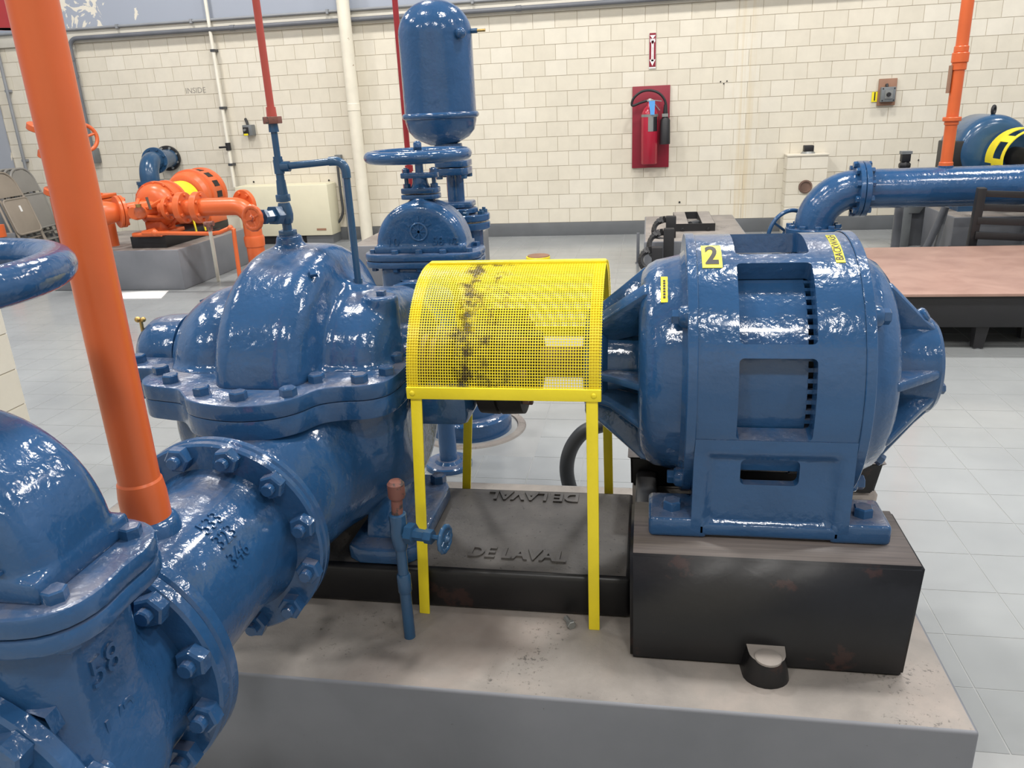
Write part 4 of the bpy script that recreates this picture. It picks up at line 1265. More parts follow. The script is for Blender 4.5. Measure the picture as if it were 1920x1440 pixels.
# grey flexible conduit feeding the motor
p = [onY(x, y, 2.10) for x, y in ((1084, 960), (1066, 905), (1063, 870), (1072, 838), (1092, 812), (1118, 800), (1150, 795), (1200, 800))]
fc = thing('motor_conduit', 'thick dark grey conduit curving up to the blue motor behind the pad', 'conduit', (p[0].x, 2.10, 0))
B().tube([(p[0].x, 2.10, 0.0)]+catmull([tuple(q) for q in p], 5, closed=False), 0.0215, 20).build('hose', 'rubber', fc)
# ================================================================== things on the back wall
WY = WALL_Y-0.002
def wpt(x, y, d=0.0): return onY(x, y, WALL_Y-d)
def vpipe(b, x, z0, z1, y, r, n=14): return b.cyl((x, y, z0), (x, y, z1), r, n=n)

# two horizontal conduits along the top of the tiling
c1 = thing('dark_wall_conduit', 'dark grey conduit running along the top of the tiled wall', 'conduit', (-1, 7.77, 2.04))
lx = wpt(140, 90).x
B().tube(arc_path((lx+0.09, 7.765, 2.064-0.09), (-1, 0, 0), (0, 0, 1), 0.09, 0, PI/2, 8)+[(3.0, 7.765, 2.064), (ROOM_X1, 7.765, 2.064)], 0.0215, 14).build('run', 'conduit_dark', c1)
for x in (-4.0, -2.2, -1.2, 0.4):
    B().cyl((x, 7.765, 2.064), (x+0.05, 7.765, 2.064), 0.026).build('coupling', 'conduit_dark', c1)
c2 = thing('pale_wall_conduit', 'pale grey thin conduit above the dark one along the wall', 'conduit', (-1, 7.785, 2.13))
B().cyl((ROOM_X0+0.05, 7.785, 2.150), (ROOM_X1, 7.785, 2.150), 0.013).build('run', 'conduit', c2)
for x in (-5.2, -4.4, -3.0, -1.6, 0.2):
    B().box(x-0.012, x+0.012, 7.765, 7.80, 2.13, 2.168).build('clamp', 'conduit', c2)
# vertical conduit at left with junction box
c3 = thing('grey_wall_conduit', 'grey vertical conduit ending in a small box behind the orange riser', 'conduit', (lx, 7.765, 0.9))
vpipe(B(), lx, 1.0, 1.975, 7.765, 0.0215).build('run', 'conduit_dark', c3)
for z in (1.70, 1.86): B().cyl((lx, 7.765, z), (lx, 7.765, z+0.03), 0.026).build('coupling', 'conduit_dark', c3)
B().box(lx-0.035, lx+0.045, 7.72, 7.82, 0.86, 1.01).build('junction_box', 'grey_metal', c3, bevel=0.006)
p = wpt(39, 255)
c4 = thing('slim_wall_conduit', 'slim pale grey conduit beside the left corner above the folding chairs', 'conduit', (p.x, 7.79, 0))
vpipe(B(), p.x, 0.0, 2.05, 7.79, 0.016).build('run', 'conduit', c4)
for z in (0.9, 1.6): B().box(p.x-0.03, p.x+0.03, 7.79, 7.826, z, z+0.025).build('strap', 'conduit', c4)
# white pipe with clamps and a lever
p = wpt(436, 290)
c5 = thing('white_wall_pipe', 'thin white pipe with dark clamps running down the wall to the heater', 'pipe', (p.x, 7.77, 0.57))
vpipe(B(), p.x, 0.57, 3.2, 7.77, 0.017).build('run', 'white_paint', c5)
for y in (94, 202, 308):
    z = wpt(430, y).z
    B().box(p.x-0.022, p.x+0.022, 7.75, 7.826, z-0.012, z+0.012).build('clamp', 'rubber', c5)
z = wpt(428, 275).z
B().cyl((p.x, 7.77, z-0.035), (p.x, 7.77, z+0.04), 0.026).build('valve', 'black_plain', c5)
B().bar((p.x, 7.745, z), (p.x-0.085, 7.735, z-0.002), 0.012, 0.02).build('lever', 'black_plain', c5, bevel=0.003)
# white column
cx = onY(663, 200, 7.70).x
col = thing('white_column', 'stained white pipe column standing at the wall beside the heater', 'column', (cx, 7.70, 0))
B().cyl((cx, 7.70, 0), (cx, 7.70, ROOM_H), 0.06, n=28).build('shaft', 'white_column', col)
B().lathe([(1.255, 0.06), (1.26, 0.064), (1.32, 0.064), (1.325, 0.06)], (cx, 7.70, 0), (0, 0, 1), 28).build('sleeve', 'white_column', col)
# heater cabinet
hx0, hx1 = onY(440, 354, 7.58).x, onY(612.5, 346, 7.58).x
ht = thing('wall_heater', 'low cream metal heater cabinet against the tiled wall', 'heater', ((hx0+hx1)/2, 7.68, 0))
B().box(hx0, hx1, 7.58, 7.822, 0.085, 0.585).build('cabinet', 'cream', ht, bevel=0.008)
B().box(hx0+0.03, hx1-0.30, 7.62, 7.822, 0.0, 0.085).build('gap_fill', 'black_plain', ht)  # black box paints in the shade of the gap below the cabinet
B().box(hx1-0.29, hx1-0.005, 7.60, 7.822, 0.0, 0.085).build('gap_fill', 'baseboard', ht)
B().box(hx1-0.16, hx1-0.06, 7.577, 7.582, 0.135, 0.155).build('nameplate', 'wood_plate', ht)
B().box(hx0+0.02, hx1-0.02, 7.62, 7.80, 0.585, 0.589).build('top_grille', 'cream', ht)
# green cable and thin conduit at the heater's right end
gx = onY(634, 300, 7.79).x
cb = thing('heater_cable', 'green grey cable looping from a wall bracket to the heater', 'cable', (gx, 7.79, 0.1))
B().box(gx-0.03, gx+0.035, 7.775, 7.826, wpt(634, 303).z, wpt(634, 290).z).build('bracket', 'grey_metal', cb, bevel=0.003)
pts = [onY(632+dx*1.0, y, 7.78) for dx, y in ((0, 300), (3, 330), (8, 370), (11, 395), (6, 412), (-4, 423))]
B().tube(catmull([tuple(q) for q in pts], 5, False), 0.013, 10).build('cable', 'rubber', cb)
tc = thing('thin_floor_conduit', 'thin grey conduit beside the white column down to the floor', 'conduit', (gx+0.02, 7.80, 0))
vpipe(B(), gx+0.025, 0.0, wpt(634, 300).z, 7.80, 0.011).build('run', 'conduit', tc)
# small switch box at left
q = wpt(471, 244)
sb = thing('grey_switch_box', 'small grey switch box on the wall above the heater', 'switch', (q.x, 7.79, q.z-0.05))
B().box(q.x-0.05, q.x+0.05, 7.745, 7.826, q.z-0.052, q.z+0.052).build('box', 'grey_metal', sb, bevel=0.006)
B().box(q.x-0.045, q.x+0.015, 7.741, 7.746, q.z-0.04, q.z+0.03).build('plate', 'black_plain', sb)
B().box(q.x-0.04, q.x+0.005, 7.739, 7.742, q.z-0.048, q.z-0.03).build('sticker', 'sticker_yellow', sb)
B().lathe([(0, 0.014), (0.02, 0.012)], (q.x-0.02, 7.741, q.z+0.004), (0, -1, 0), 14).build('knob', 'steel', sb)
B().tube([(q.x-0.01, 7.79, q.z+0.05), (q.x-0.02, 7.80, q.z+0.08), (q.x-0.04, 7.82, q.z+0.11)], 0.013, 10).build('cable', 'black_plain', sb)
# pencilled word
lettering('pencil_lettering', 'INSIDE', 0.075, 0.0, (wpt(367, 170).x, WALL_Y-0.0022, wpt(367, 170).z), (1, 0, 0), (0, 0, 1), (0, -1, 0), 'pencil', wall_back)
# drilled anchor holes
for x, y in ((476, 341), (617, 338), (1351, 153), (1363, 152), (1357, 157), (1722, 300), (1274, 379)):
    q = wpt(x, y)
    B().lathe([(0, 0.009 if y > 300 else 0.006), (0.004, 0.009 if y > 300 else 0.006)], (q.x, WALL_Y-0.003, q.z), (0, -1, 0), 12).build('anchor_hole', 'ink', wall_back)

# fire extinguisher, its board and sign
sx0, sx1 = wpt(1217, 95).x, wpt(1230, 95).x; sz0, sz1 = wpt(1223, 128.5).z, wpt(1223, 61.5).z
sg = thing('fire_extinguisher_sign', 'narrow red and white fire extinguisher arrow sign on the wall', 'sign', ((sx0+sx1)/2, 7.822, sz0))
sw, sh = sx1-sx0, sz1-sz0
B().box(sx0, sx1, 7.819, 7.824, sz0, sz1).build('panel', 'white', sg)
B().box(sx0+0.002, sx1-0.002, 7.8165, 7.819, sz0+0.014, sz1-0.002).build('red_field', 'red_board', sg)
xm = (sx0+sx1)/2
ar = B()
ar.prism([(-0.011, 0.06), (0.011, 0.06), (0.011, 0.235), (-0.011, 0.235)], (xm, 7.8165, sz0), (1, 0, 0), (0, 0, 1), (0, -1, 0), 0, 0.0012)
ar.prism([(0, 0.022), (0.026, 0.075), (-0.026, 0.075)], (xm, 7.8165, sz0), (1, 0, 0), (0, 0, 1), (0, -1, 0), 0, 0.0012)
ar.prism([(0, sh-0.052), (0.026, sh-0.02), (-0.026, sh-0.02)], (xm, 7.8165, sz0), (1, 0, 0), (0, 0, 1), (0, -1, 0), 0, 0.0012)
ar.prism([(-0.022, 0.225), (0, 0.205), (0.022, 0.225), (0.022, 0.245), (-0.022, 0.245)], (xm, 7.8165, sz0), (1, 0, 0), (0, 0, 1), (0, -1, 0), 0, 0.0012)
ar.build('arrow', 'white', sg)
lettering('lettering', 'FIRE', 0.026, 0, (xm, 7.815, sz1-0.058), (1, 0, 0), (0, 0, 1), (0, -1, 0), 'white', sg)
for i, ch in enumerate('EXTINGUISHER'):
    lettering('lettering', ch, 0.016, 0, (xm, 7.8145, sz0+0.225-0.0135*i), (1, 0, 0), (0, 0, 1), (0, -1, 0), 'red_board', sg)
bx0, bx1 = wpt(1185.5, 240).x, wpt(1255, 240).x; bz0, bz1 = wpt(1220, 314).z, wpt(1220, 161).z
bd = B().box(bx0, bx1, 7.805, 7.824, bz0, bz1).build('extinguisher_board', 'red_board', None, bevel=0.002)
tag(bd, 'upright dark red board behind the fire extinguisher', 'board')
EY = 7.715
e0 = onY(1217, 307, EY)
ex = thing('fire_extinguisher', 'red fire extinguisher with black horn hanging on the red board', 'extinguisher', (e0.x, EY, e0.z))
ez = lambda y: onY(1220, y, EY).z
B().lathe([(ez(307), 0.07), (ez(306), 0.0755), (ez(216), 0.0755), (ez(210), 0.070), (ez(203), 0.052), (ez(198), 0.028), (ez(190), 0.022)], (e0.x, EY, 0), (0, 0, 1), 32).build('cylinder', 'red_tank', ex, angle=50)
B().lathe([(ez(219), 0.0765), (ez(214), 0.0765)], (e0.x, EY, 0), (0, 0, 1), 32, cap=False).build('band', 'steel', ex)
lb2 = B()
for i in range(8):
    a0, a1 = dg(-100+9*i), dg(-100+9*(i+1))
    lb2.add([(e0.x+0.077*math.cos(a), EY+0.077*math.sin(a), z) for a in (a0, a1) for z in (ez(246), ez(219))], [(0, 1, 3, 2)], 0 if i < 4 else 1)
lb2.build('label', ['steel', 'black_plain'], ex)
vzz = ez(188)
B().lathe([(vzz-0.03, 0.02), (vzz, 0.024), (vzz+0.015, 0.015)], (e0.x, EY, 0), (0, 0, 1), 16).build('valve', 'steel', ex)
B().bar((e0.x-0.05, EY-0.01, vzz-0.005), (e0.x+0.03, EY-0.01, vzz-0.002), 0.02, 0.02).build('valve_outlet', 'steel', ex, bevel=0.004)
B().bar((e0.x+0.02, EY-0.01, vzz), (e0.x+0.105, EY-0.01, vzz-0.012), 0.014, 0.008).build('lever', 'steel', ex, bevel=0.002)
B().bar((e0.x+0.03, EY-0.012, vzz-0.015), (e0.x+0.09, EY-0.01, vzz-0.09), 0.006, 0.006).build('trigger', 'steel', ex)
hp = [onY(x, y, EY-0.02) for x, y in ((1213, 189), (1200, 193), (1188, 198), (1184.5, 195), (1189, 183), (1203, 172), (1220, 169.5), (1236, 175), (1246, 187), (1249, 200))]
B().tube(catmull([tuple(q) for q in hp], 6, False), 0.0115, 10).build('hose', 'black_plain', ex)
hx = onY(1247, 240, EY-0.02).x
B().lathe([(ez(214), 0.021), (ez(197), 0.015)], (hx, EY-0.02, 0), (0, 0, 1), 16).build('grip', 'black_plain', ex)
B().box(hx-0.03, hx+0.025, EY-0.045, EY+0.0, ez(220), ez(214)).build('bracket', 'steel', ex)
B().lathe([(ez(271), 0.048), (ez(268), 0.048), (ez(226), 0.044), (ez(222), 0.030), (ez(219), 0.02)], (hx, EY-0.015, 0), (0, 0, 1), 24).build('horn', 'black_plain', ex)
tm, tnt, tb = new_mat('blue_tag'); tb.inputs['Base Color'].default_value = srgb(90, 160, 225); tb.inputs['Roughness'].default_value = 0.5; M['tag_blue'] = tm
B().prism([(-0.028, 0), (0.028, 0), (0.024, -0.12), (-0.012, -0.12)], (e0.x+0.018, EY-0.078, vzz-0.005), (1, 0, 0), (0, 0, 1), (0, -1, 0), 0, 0.002).build('inspection_tag', 'tag_blue', ex)

# switch on a wooden plate with its number
a, c = wpt(1649, 148), wpt(1674, 197)
sp_ = thing('wall_switch', 'grey rotary switch box on a brown wooden plate', 'switch', ((a.x+c.x)/2, 7.8, c.z))
B().box(a.x-0.005, c.x+0.01, 7.806, 7.824, c.z, a.z).build('plate', 'wood_plate', sp_, bevel=0.003)
q = onY(1665, 177, 7.77)
B().box(q.x-0.06, q.x+0.06, 7.755, 7.806, q.z-0.062, q.z+0.062).build('box', 'grey_metal', sp_, bevel=0.006)
B().box(q.x-0.03, q.x+0.035, 7.750, 7.756, q.z-0.035, q.z+0.035).build('escutcheon', 'steel', sp_)
B().lathe([(0, 0.018), (0.022, 0.016)], (q.x, 7.75, q.z), (0, -1, 0), 16).build('knob', 'black_plain', sp_)
for sx in (-1, 1):
    for sz in (-1, 1):
        B().lathe([(0, 0.006), (0.004, 0.005)], (q.x+sx*0.047, 7.755, q.z+sz*0.049), (0, -1, 0), 8).build('screw', 'black_plain', sp_)
B().cyl((q.x-0.01, 7.785, q.z+0.06), (q.x-0.01, 7.80, q.z+0.085), 0.012, n=10).build('gland', 'black_plain', sp_)
a, c = wpt(1635, 172.5), wpt(1643.5, 191)
ns = thing('number_sticker', 'small yellow sticker with a black number 1 beside the wall switch', 'sticker', ((a.x+c.x)/2, 7.823, c.z))
B().box(a.x, c.x+0.003, 7.8215, 7.8242, c.z, a.z).build('sheet', 'sticker_yellow', ns)
lettering('lettering', '1', 0.105, 0, ((a.x+c.x)/2+0.001, 7.8212, (a.z+c.z)/2), (1, 0, 0), (0, 0, 1), (0, -1, 0), 'ink', ns)

# tiled box with its small cap and round vent
tx0, tx1 = 1.238, 1.59
tbx = thing('tiled_pier', 'short cream tiled pier against the wall behind the blue elbow', 'pier', ((tx0+tx1)/2, 7.73, 0))
B().box(tx0+0.004, tx1-0.004, 7.654, 7.822, 0, 0.695).build('core', 'grout', tbx)
B().box(tx0-0.004, tx1+0.004, 7.642, 7.824, 0.692, 0.712).build('coping', 'tile', tbx, bevel=0.005)
mecache = {}
for k in range(5):
    z0, z1 = 0.135+0.1115*k, 0.135+0.1115*(k+1)
    xs = [tx0, (tx0+tx1)/2-0.06, tx1] if k % 2 == 0 else [tx0, (tx0+tx1)/2+0.06, tx1]
    for x0, x1 in zip(xs[:-1], xs[1:]):
        key = round(x1-x0, 3)
        if key not in mecache:
            vs_, fs_ = tile_mesh(x1-x0-0.003, z1-z0-0.003)
            me = bpy.data.meshes.new('wall_tile'); me.from_pydata(vs_, [], fs_); me.materials.append(M['tile']); mecache[key] = me
        o = bpy.data.objects.new('wall_tile', mecache[key]); link(o, tbx); o.location = Vector(((x0+x1)/2, 7.654, (z0+z1)/2))-ORG[tbx]
    key = 'side'
    if key not in mecache:
        vs_, fs_ = tile_mesh(0.165, 0.1085)
        me = bpy.data.meshes.new('wall_tile'); me.from_pydata(vs_, [], fs_); me.materials.append(M['tile']); mecache[key] = me
    o = bpy.data.objects.new('wall_tile', mecache[key]); link(o, tbx)
    o.matrix_local = Matrix.Translation(Vector((tx0+0.004, 7.738, (z0+z1)/2))-ORG[tbx]) @ Matrix.Rotation(-PI/2, 4, 'Z')
B().box(tx0, tx1, 7.648, 7.824, 0, 0.134).build('base_tile', 'tile', tbx, bevel=0.003)
q = onY(1510, 350, 7.65)
B().lathe([(0, 0.06), (0.012, 0.058), (0.014, 0.046), (0.006, 0.042), (0.006, 0.0)], (q.x, 7.65, q.z), (0, -1, 0), 28, cap=False).build('round_vent', 'brown_iron', tbx)
cap = thing('black_pier_cap', 'small black box on top of the short tiled pier', 'fitting', (1.42, 7.73, 0.712))
B().lathe([(0.712, 0.065), (0.73, 0.05)], (1.425, 7.73, 0), (0, 0, 1), 16).build('foot', 'steel', cap)
B().box(1.385, 1.468, 7.69, 7.77, 0.728, 0.782).build('box', 'black_plain', cap, bevel=0.006)

# red fitting at the upper left corner
q = onY(4, 15, 4.0)
rp = thing('dark_red_pipe', 'dark red pipe end hanging in the upper left corner', 'pipe', (q.x, 4.0, q.z-0.1))
B().cyl((q.x, 4.0, q.z-0.10), (q.x, 4.0, 3.2), 0.06).build('pipe', 'dark_red', rp)
B().cyl((q.x, 4.0, q.z-0.10), (q.x, 4.0, q.z-0.02), 0.072).build('collar', 'dark_red', rp)

# ================================================================== air vessel behind the rear valve
AX, AY = -0.735, 2.90
av = thing('air_vessel', 'tall blue cylindrical air vessel with rounded ends behind the rear valve', 'vessel', (AX, AY, 0.76))
az = lambda y: onY(817, y, AY).z
R = 0.128
prof = [(az(272), 0.045), (az(268), 0.062), (az(258), 0.098), (az(245), 0.119), (az(228), 0.127), (az(222), 0.128)]
prof += [(az(222)+0.0005, 0.128), (az(66), R)]
zt = az(66)
prof += [(zt+(az(-2)-zt)*math.sin(t), R*math.cos(t)) for t in np.linspace(0.15, PI/2, 9)]
B().lathe(prof, (AX, AY, 0), (0, 0, 1), 56, cap=False).build('shell', 'blue', av, angle=50)
B().torus((AX, AY, az(217)), (0, 0, 1), 0.127, 0.011, 56, 12).build('seam_ring', 'blue', av)
q = onY(864, 62, AY-0.08)
B().sphere((q.x, AY-0.085, q.z), 0.018).build('plug_boss', 'blue', av)
q2 = onY(884, 58, AY)
B().cyl((AX+R-0.01, AY, q2.z), (AX+R+0.022, AY, q2.z), 0.008).build('nipple', 'blue_small', av)
B().cyl((AX+R+0.02, AY, q2.z), (AX+R+0.05, AY, q2.z), 0.005).build('bleed_valve', 'brass', av)
B().lathe([(az(306), 0.058), (az(270), 0.05)], (AX+0.02, AY, 0), (0, 0, 1), 32).build('neck', 'blue', av)
qz = onY(845, 312, AY).z
for dz0, dz1, w in ((0.0, 0.022, 0.12), (-0.028, -0.003, 0.12)):
    B().prism(rrect(w, w, 0.02, 3), (AX+0.035, AY, qz), (1, 0, 0), (0, 1, 0), (0, 0, 1), dz0, dz1).build('neck_flange', 'blue', av, bevel=0.003)
for sx in (-1, 1):
    for sy in (-1, 1): bolt(av, (AX+0.035+sx*0.045, AY+sy*0.045, qz-0.028), (0, 0, -1), 0.013, 'blue_small')
B().cyl((AX+0.03, AY+0.03, az(420)), (AX+0.03, AY+0.03, qz), 0.032).build('stand_pipe', 'blue', av)
# block and flanges of the branch under the vessel
for y0, y1, r, dx in ((387, 379, 0.045, 0.045), (397, 388, 0.060, 0.06), (411, 399, 0.078, 0.085), (427, 414, 0.078, 0.085)):
    B().lathe([(onY(870, y0, AY).z, r-0.003), (onY(870, y0, AY).z+0.003, r), (onY(870, y1, AY).z-0.003, r), (onY(870, y1, AY).z, r-0.003)], (AX+dx, AY-0.02, 0), (0, 0, 1), 40).build('branch_flange', 'blue', av, angle=30)
for i in range(6):
    a_ = 2*PI*i/6-0.5
    bolt(av, (AX+0.085+0.06*math.cos(a_), AY-0.02+0.06*math.sin(a_), onY(870, 399, AY).z), (0, 0, 1), 0.013, 'blue_small', 'nut', 'nut')
B().box(AX-0.06, AX+0.10, AY-0.05, AY+0.05, onY(870, 388, AY).z, onY(870, 377, AY).z).build('branch_block', 'blue', av, bevel=0.006)
B().cyl((AX+0.085, AY-0.02, 0.62), (AX+0.085, AY-0.02, onY(870, 425, AY).z), 0.05).build('branch_neck', 'blue', av)
# thin dark red pipe behind the vessel
q = onY(742, 20, 3.35)
tr = thing('thin_red_pipe', 'thin dark red pipe running down behind the blue air vessel', 'pipe', (q.x, 3.35, 0.8))
B().cyl((q.x, 3.35, 0.80), (q.x, 3.35, 3.0), 0.0115).build('pipe', 'dark_red', tr)
B().cyl((q.x, 3.35, 0.985), (q.x, 3.35, 1.01), 0.017).build('coupling', 'dark_red', tr)
# grey pad block beside the rear valve
gp = thing('concrete_pad', 'plain grey concrete pad on the floor behind the rear gate valve', 'pad', (-1.3, 4.6, 0))
a = onZ(655, 462, 0.3); c = onZ(706, 437, 0.3)
b = B().box(a.x, a.x+0.9, a.y, a.y+0.8, 0, 0.3); b.mi = [0]*5+[1]
b.build('slab', ['pad_side', 'pad_top'], gp, bevel=0.008)
# yellow round floor cover
q = onZ(1009, 486, 0)
yc_ = thing('yellow_floor_cover', 'small round yellow floor cover with a brown lid behind the guard', 'floor cover', (q.x, q.y, 0))
B().lathe([(0, 0.102), (0.022, 0.102), (0.026, 0.098)], (q.x, q.y, 0), (0, 0, 1), 36).build('ring', 'yellow', yc_)
B().lathe([(0.026, 0.094), (0.034, 0.092)], (q.x+0.004, q.y, 0), (0, 0, 1), 36).build('lid', 'wood_plate', yc_)

# ================================================================== empty pad with black fittings, middle right
ep = thing('empty_equipment_pad', 'empty concrete pad with black fittings left on it, behind the blue motor', 'pad', (0.35, 6.2, 0))
b = B().box(-0.02, 0.70, 5.55, 6.85, 0, 0.3); b.mi = [0]*5+[1]
b.build('slab', ['pad_side', 'pad_top'], ep, bevel=0.01)
fb = thing('black_mounting_box', 'flat black steel mounting box with a square opening on the empty pad', 'fitting', (0.40, 6.4, 0.3))
z8 = lambda a_, b_: (1160+a_/6, 370+b_/6)
a, c = onZ(*z8(640, 385), 0.3), onZ(*z8(1085, 378), 0.3)
by = (a.y+c.y)/2
zt = onY(*z8(860, 297), by).z
fy = onZ(*z8(860, 160), zt).y
B().box(a.x, c.x, by, by+0.012, 0.3, zt).build('front_panel', 'black_plain', fb)
xa, xb = onZ(*z8(745, 165), zt).x, onZ(*z8(880, 160), zt).x
for x0, x1 in ((a.x, xa), (xb, c.x)):
    b = B().box(x0, x1, by+0.012, fy, 0.3, zt); b.mi = [0]*5+[1]
    b.build('side_rail', ['black_plain', 'pad_top'], fb, bevel=0.003)
B().box(xa, xb, fy-0.02, fy, 0.3, zt).build('back_panel', 'black_plain', fb)
B().tube([((xa+xb)/2-0.03, by+0.16, 0.325), ((xa+xb)/2+0.03, by+0.24, 0.325)], 0.025, 16).build('roller', 'rubber', fb)
for x in (a.x+0.05, c.x-0.05): bolt(fb, (x, by, 0.315), (0, -1, 0), 0.012, 'black_plain')
# split ring clamps leaning behind the motor
def clamp(px, py, Y, z0, h, label):
    q = onY(px, py, Y)
    t = thing('split_ring_clamp', label, 'clamp', (q.x, Y, z0), 'black split ring clamps by the empty pad')
    B().box(q.x-0.03, q.x+0.04, Y-0.03, Y+0.03, z0, q.z).build('end_plate', 'black_plain', t, bevel=0.006)
    pts = arc_path((q.x-0.03, Y, q.z-h*0.5), (0, 0.5, 0.866), (-1, 0, 0), h*0.42, -0.2, PI*0.95, 14)
    b = B()
    for p0, p1 in zip(pts[:-1], pts[1:]):
        b.bar(p0, p1, 0.045, 0.018, up=(1, 0.6, 0.1))
    b.build('half_ring', 'black_plain', t)
    return t
clamp(1257, 405, 5.72, 0.3, 0.20, 'rear black ring clamp standing on the end of the empty pad')
clamp(1253, 428, 5.45, 0.0, 0.23, 'tall front black ring clamp above the blue motor')
clamp(1231, 463, 5.20, 0.0, 0.17, 'low black ring clamp half hidden behind the blue motor end')
tp = onZ(1196, 493, 0)
t = thing('thin_dark_post', 'thin dark steel post standing on the floor beside the empty pad', 'post', tuple(tp))
B().box(tp.x-0.012, tp.x+0.012, tp.y-0.01, tp.y+0.01, 0, 0.24).build('bar', 'conduit_dark', t, bevel=0.002)
B().box(tp.x-0.02, tp.x+0.02, tp.y-0.02, tp.y+0.02, 0, 0.006).build('base', 'conduit_dark', t)

# ================================================================== second blue pump line at right
QY = 5.9
K = QY/5.3
sz = lambda z: CAM_H-(CAM_H-z)*K
rb = thing('blue_elbow_line', 'thick blue flanged pipe with an elbow turning down, behind the brown table', 'pipe', (1.05, QY, 0))
zc, r_ = sz(0.648), 0.119*K
xe = 1.045*K
EB = 0.235*K
B().tube([(xe, QY, sz(0.40))]+arc_path((xe+EB, QY, zc-EB), (-1, 0, 0), (0, 0, 1), EB, 0.0, PI/2, 14)+[(1.31*K, QY, zc)], r_, 36).build('elbow', 'blue', rb, angle=50)
B().cyl((1.31*K, QY, zc), (2.42*K, QY, zc), r_, n=40).build('barrel', 'blue', rb)
def flangeX(parent, x0, x1, y, z, r, mat='blue'):
    return B().lathe([(0, r-0.004), (0.004, r), (x1-x0-0.004, r), (x1-x0, r-0.004)], (x0, y, z), (1, 0, 0), 48).build('flange', mat, parent, angle=30)
for x0, x1 in ((1.272, 1.302), (1.305, 1.337), (2.33, 2.362), (2.365, 2.40)): flangeX(rb, x0*K, x1*K, QY, zc, 0.170*K)
for i in range(10):
    a_ = 2*PI*(i+0.5)/10
    for x, s in ((1.272, -1), (1.337, 1), (2.33, -1), (2.40, 1)):
        bolt(rb, (x*K, QY+0.146*K*math.cos(a_), zc+0.146*K*math.sin(a_)), (s, 0, 0), 0.023, 'blue', spin=a_)
B().lathe([(sz(0.345), 0.170*K), (sz(0.378), 0.172*K), (sz(0.382), 0.165*K)], (xe, QY, 0), (0, 0, 1), 48).build('flange', 'blue', rb, angle=30)
B().lathe([(sz(0.383), 0.165*K), (sz(0.386), 0.170*K), (sz(0.416), 0.170*K), (sz(0.42), 0.165*K)], (xe, QY, 0), (0, 0, 1), 48).build('flange', 'blue', rb, angle=30)
for i in range(10):
    a_ = 2*PI*(i+0.5)/10
    bolt(rb, (xe+0.146*K*math.cos(a_), QY+0.146*K*math.sin(a_), sz(0.42)), (0, 0, 1), 0.023, 'blue', spin=a_)
B().cyl((xe, QY, 0.0), (xe, QY, sz(0.345)), 0.14, n=36).build('valve_body', 'blue', rb)
hub = onY(1478, 438, QY+0.2)
aw = Vector((-0.45, 0.85, 0.1)).normalized()
B().cyl((xe, QY, sz(0.30)), hub, 0.03).build('valve_stem', 'blue', rb)
wh = B().torus(hub, aw, 0.172, 0.0155, 48, 10).build('handwheel', 'blue', rb)
_, u_, w_ = frame(aw)
for i in range(4):
    d = u_*math.cos(PI/2*i+0.6)+w_*math.sin(PI/2*i+0.6)
    B().tube([hub, hub+d*0.17], 0.011, 8).build('spoke', 'blue', wh)
B().cyl(hub-aw*0.03, hub+aw*0.03, 0.03).build('wheel_hub', 'blue', wh)
# orange riser on it
p0 = onY(1776, 311, QY); p1 = onY(1812, 0, QY)
px_ = (p0.x+p1.x)/2
orr = thing('slim_orange_riser', 'slim orange pipe with couplings rising from the right blue pipe', 'pipe', (px_, QY, zc+r_))
oz = lambda y: onY(1790, y, QY).z
B().cyl((px_, QY, zc+r_-0.01), (px_, QY, 3.0), 0.0375, n=24).build('pipe', 'orange', orr)
for y0, y1, r in ((312, 303, 0.044), (234, 219, 0.044), (227, 219, 0.057), (132, 118, 0.045), (118, 99, 0.051), (99, 87, 0.044)):
    B().lathe([(oz(y0), r-0.003), (oz(y0)+0.004, r), (oz(y1)-0.004, r), (oz(y1), r-0.003)], (px_, QY, 0), (0, 0, 1), 24).build('coupling', 'orange', orr, angle=30)
B().cyl((px_, QY, zc+r_-0.02), (px_, QY, zc+r_+0.008), 0.048).build('saddle', 'blue', orr)
q = onY(1786, 150, QY-0.04)
B().box(px_-0.055, px_-0.045, QY-0.02, QY+0.02, q.z-0.08, q.z+0.09).build('tag', 'wood_plate', orr)
# small dark valve behind the pipe
q = onY(1695, 318, 6.3)
dvv = thing('small_dark_valve', 'small dark grey valve sticking up behind the right blue pipe', 'valve', (q.x, 6.3, 0))
B().cyl((q.x, 6.3, 0.0), (q.x, 6.3, q.z+0.02), 0.03).build('pipe', 'conduit_dark', dvv)
B().lathe([(q.z, 0.03), (q.z+0.02, 0.042), (q.z+0.04, 0.042), (q.z+0.06, 0.025)], (q.x, 6.3, 0), (0, 0, 1), 6).build('body', 'black_plain', dvv)
B().box(q.x-0.03, q.x+0.03, 6.27, 6.33, q.z+0.055, q.z+0.125).build('actuator', 'black_plain', dvv, bevel=0.006)
B().box(q.x-0.035, q.x+0.035, 6.265, 6.335, q.z+0.11, q.z+0.13).build('top_plate', 'grey_metal', dvv)
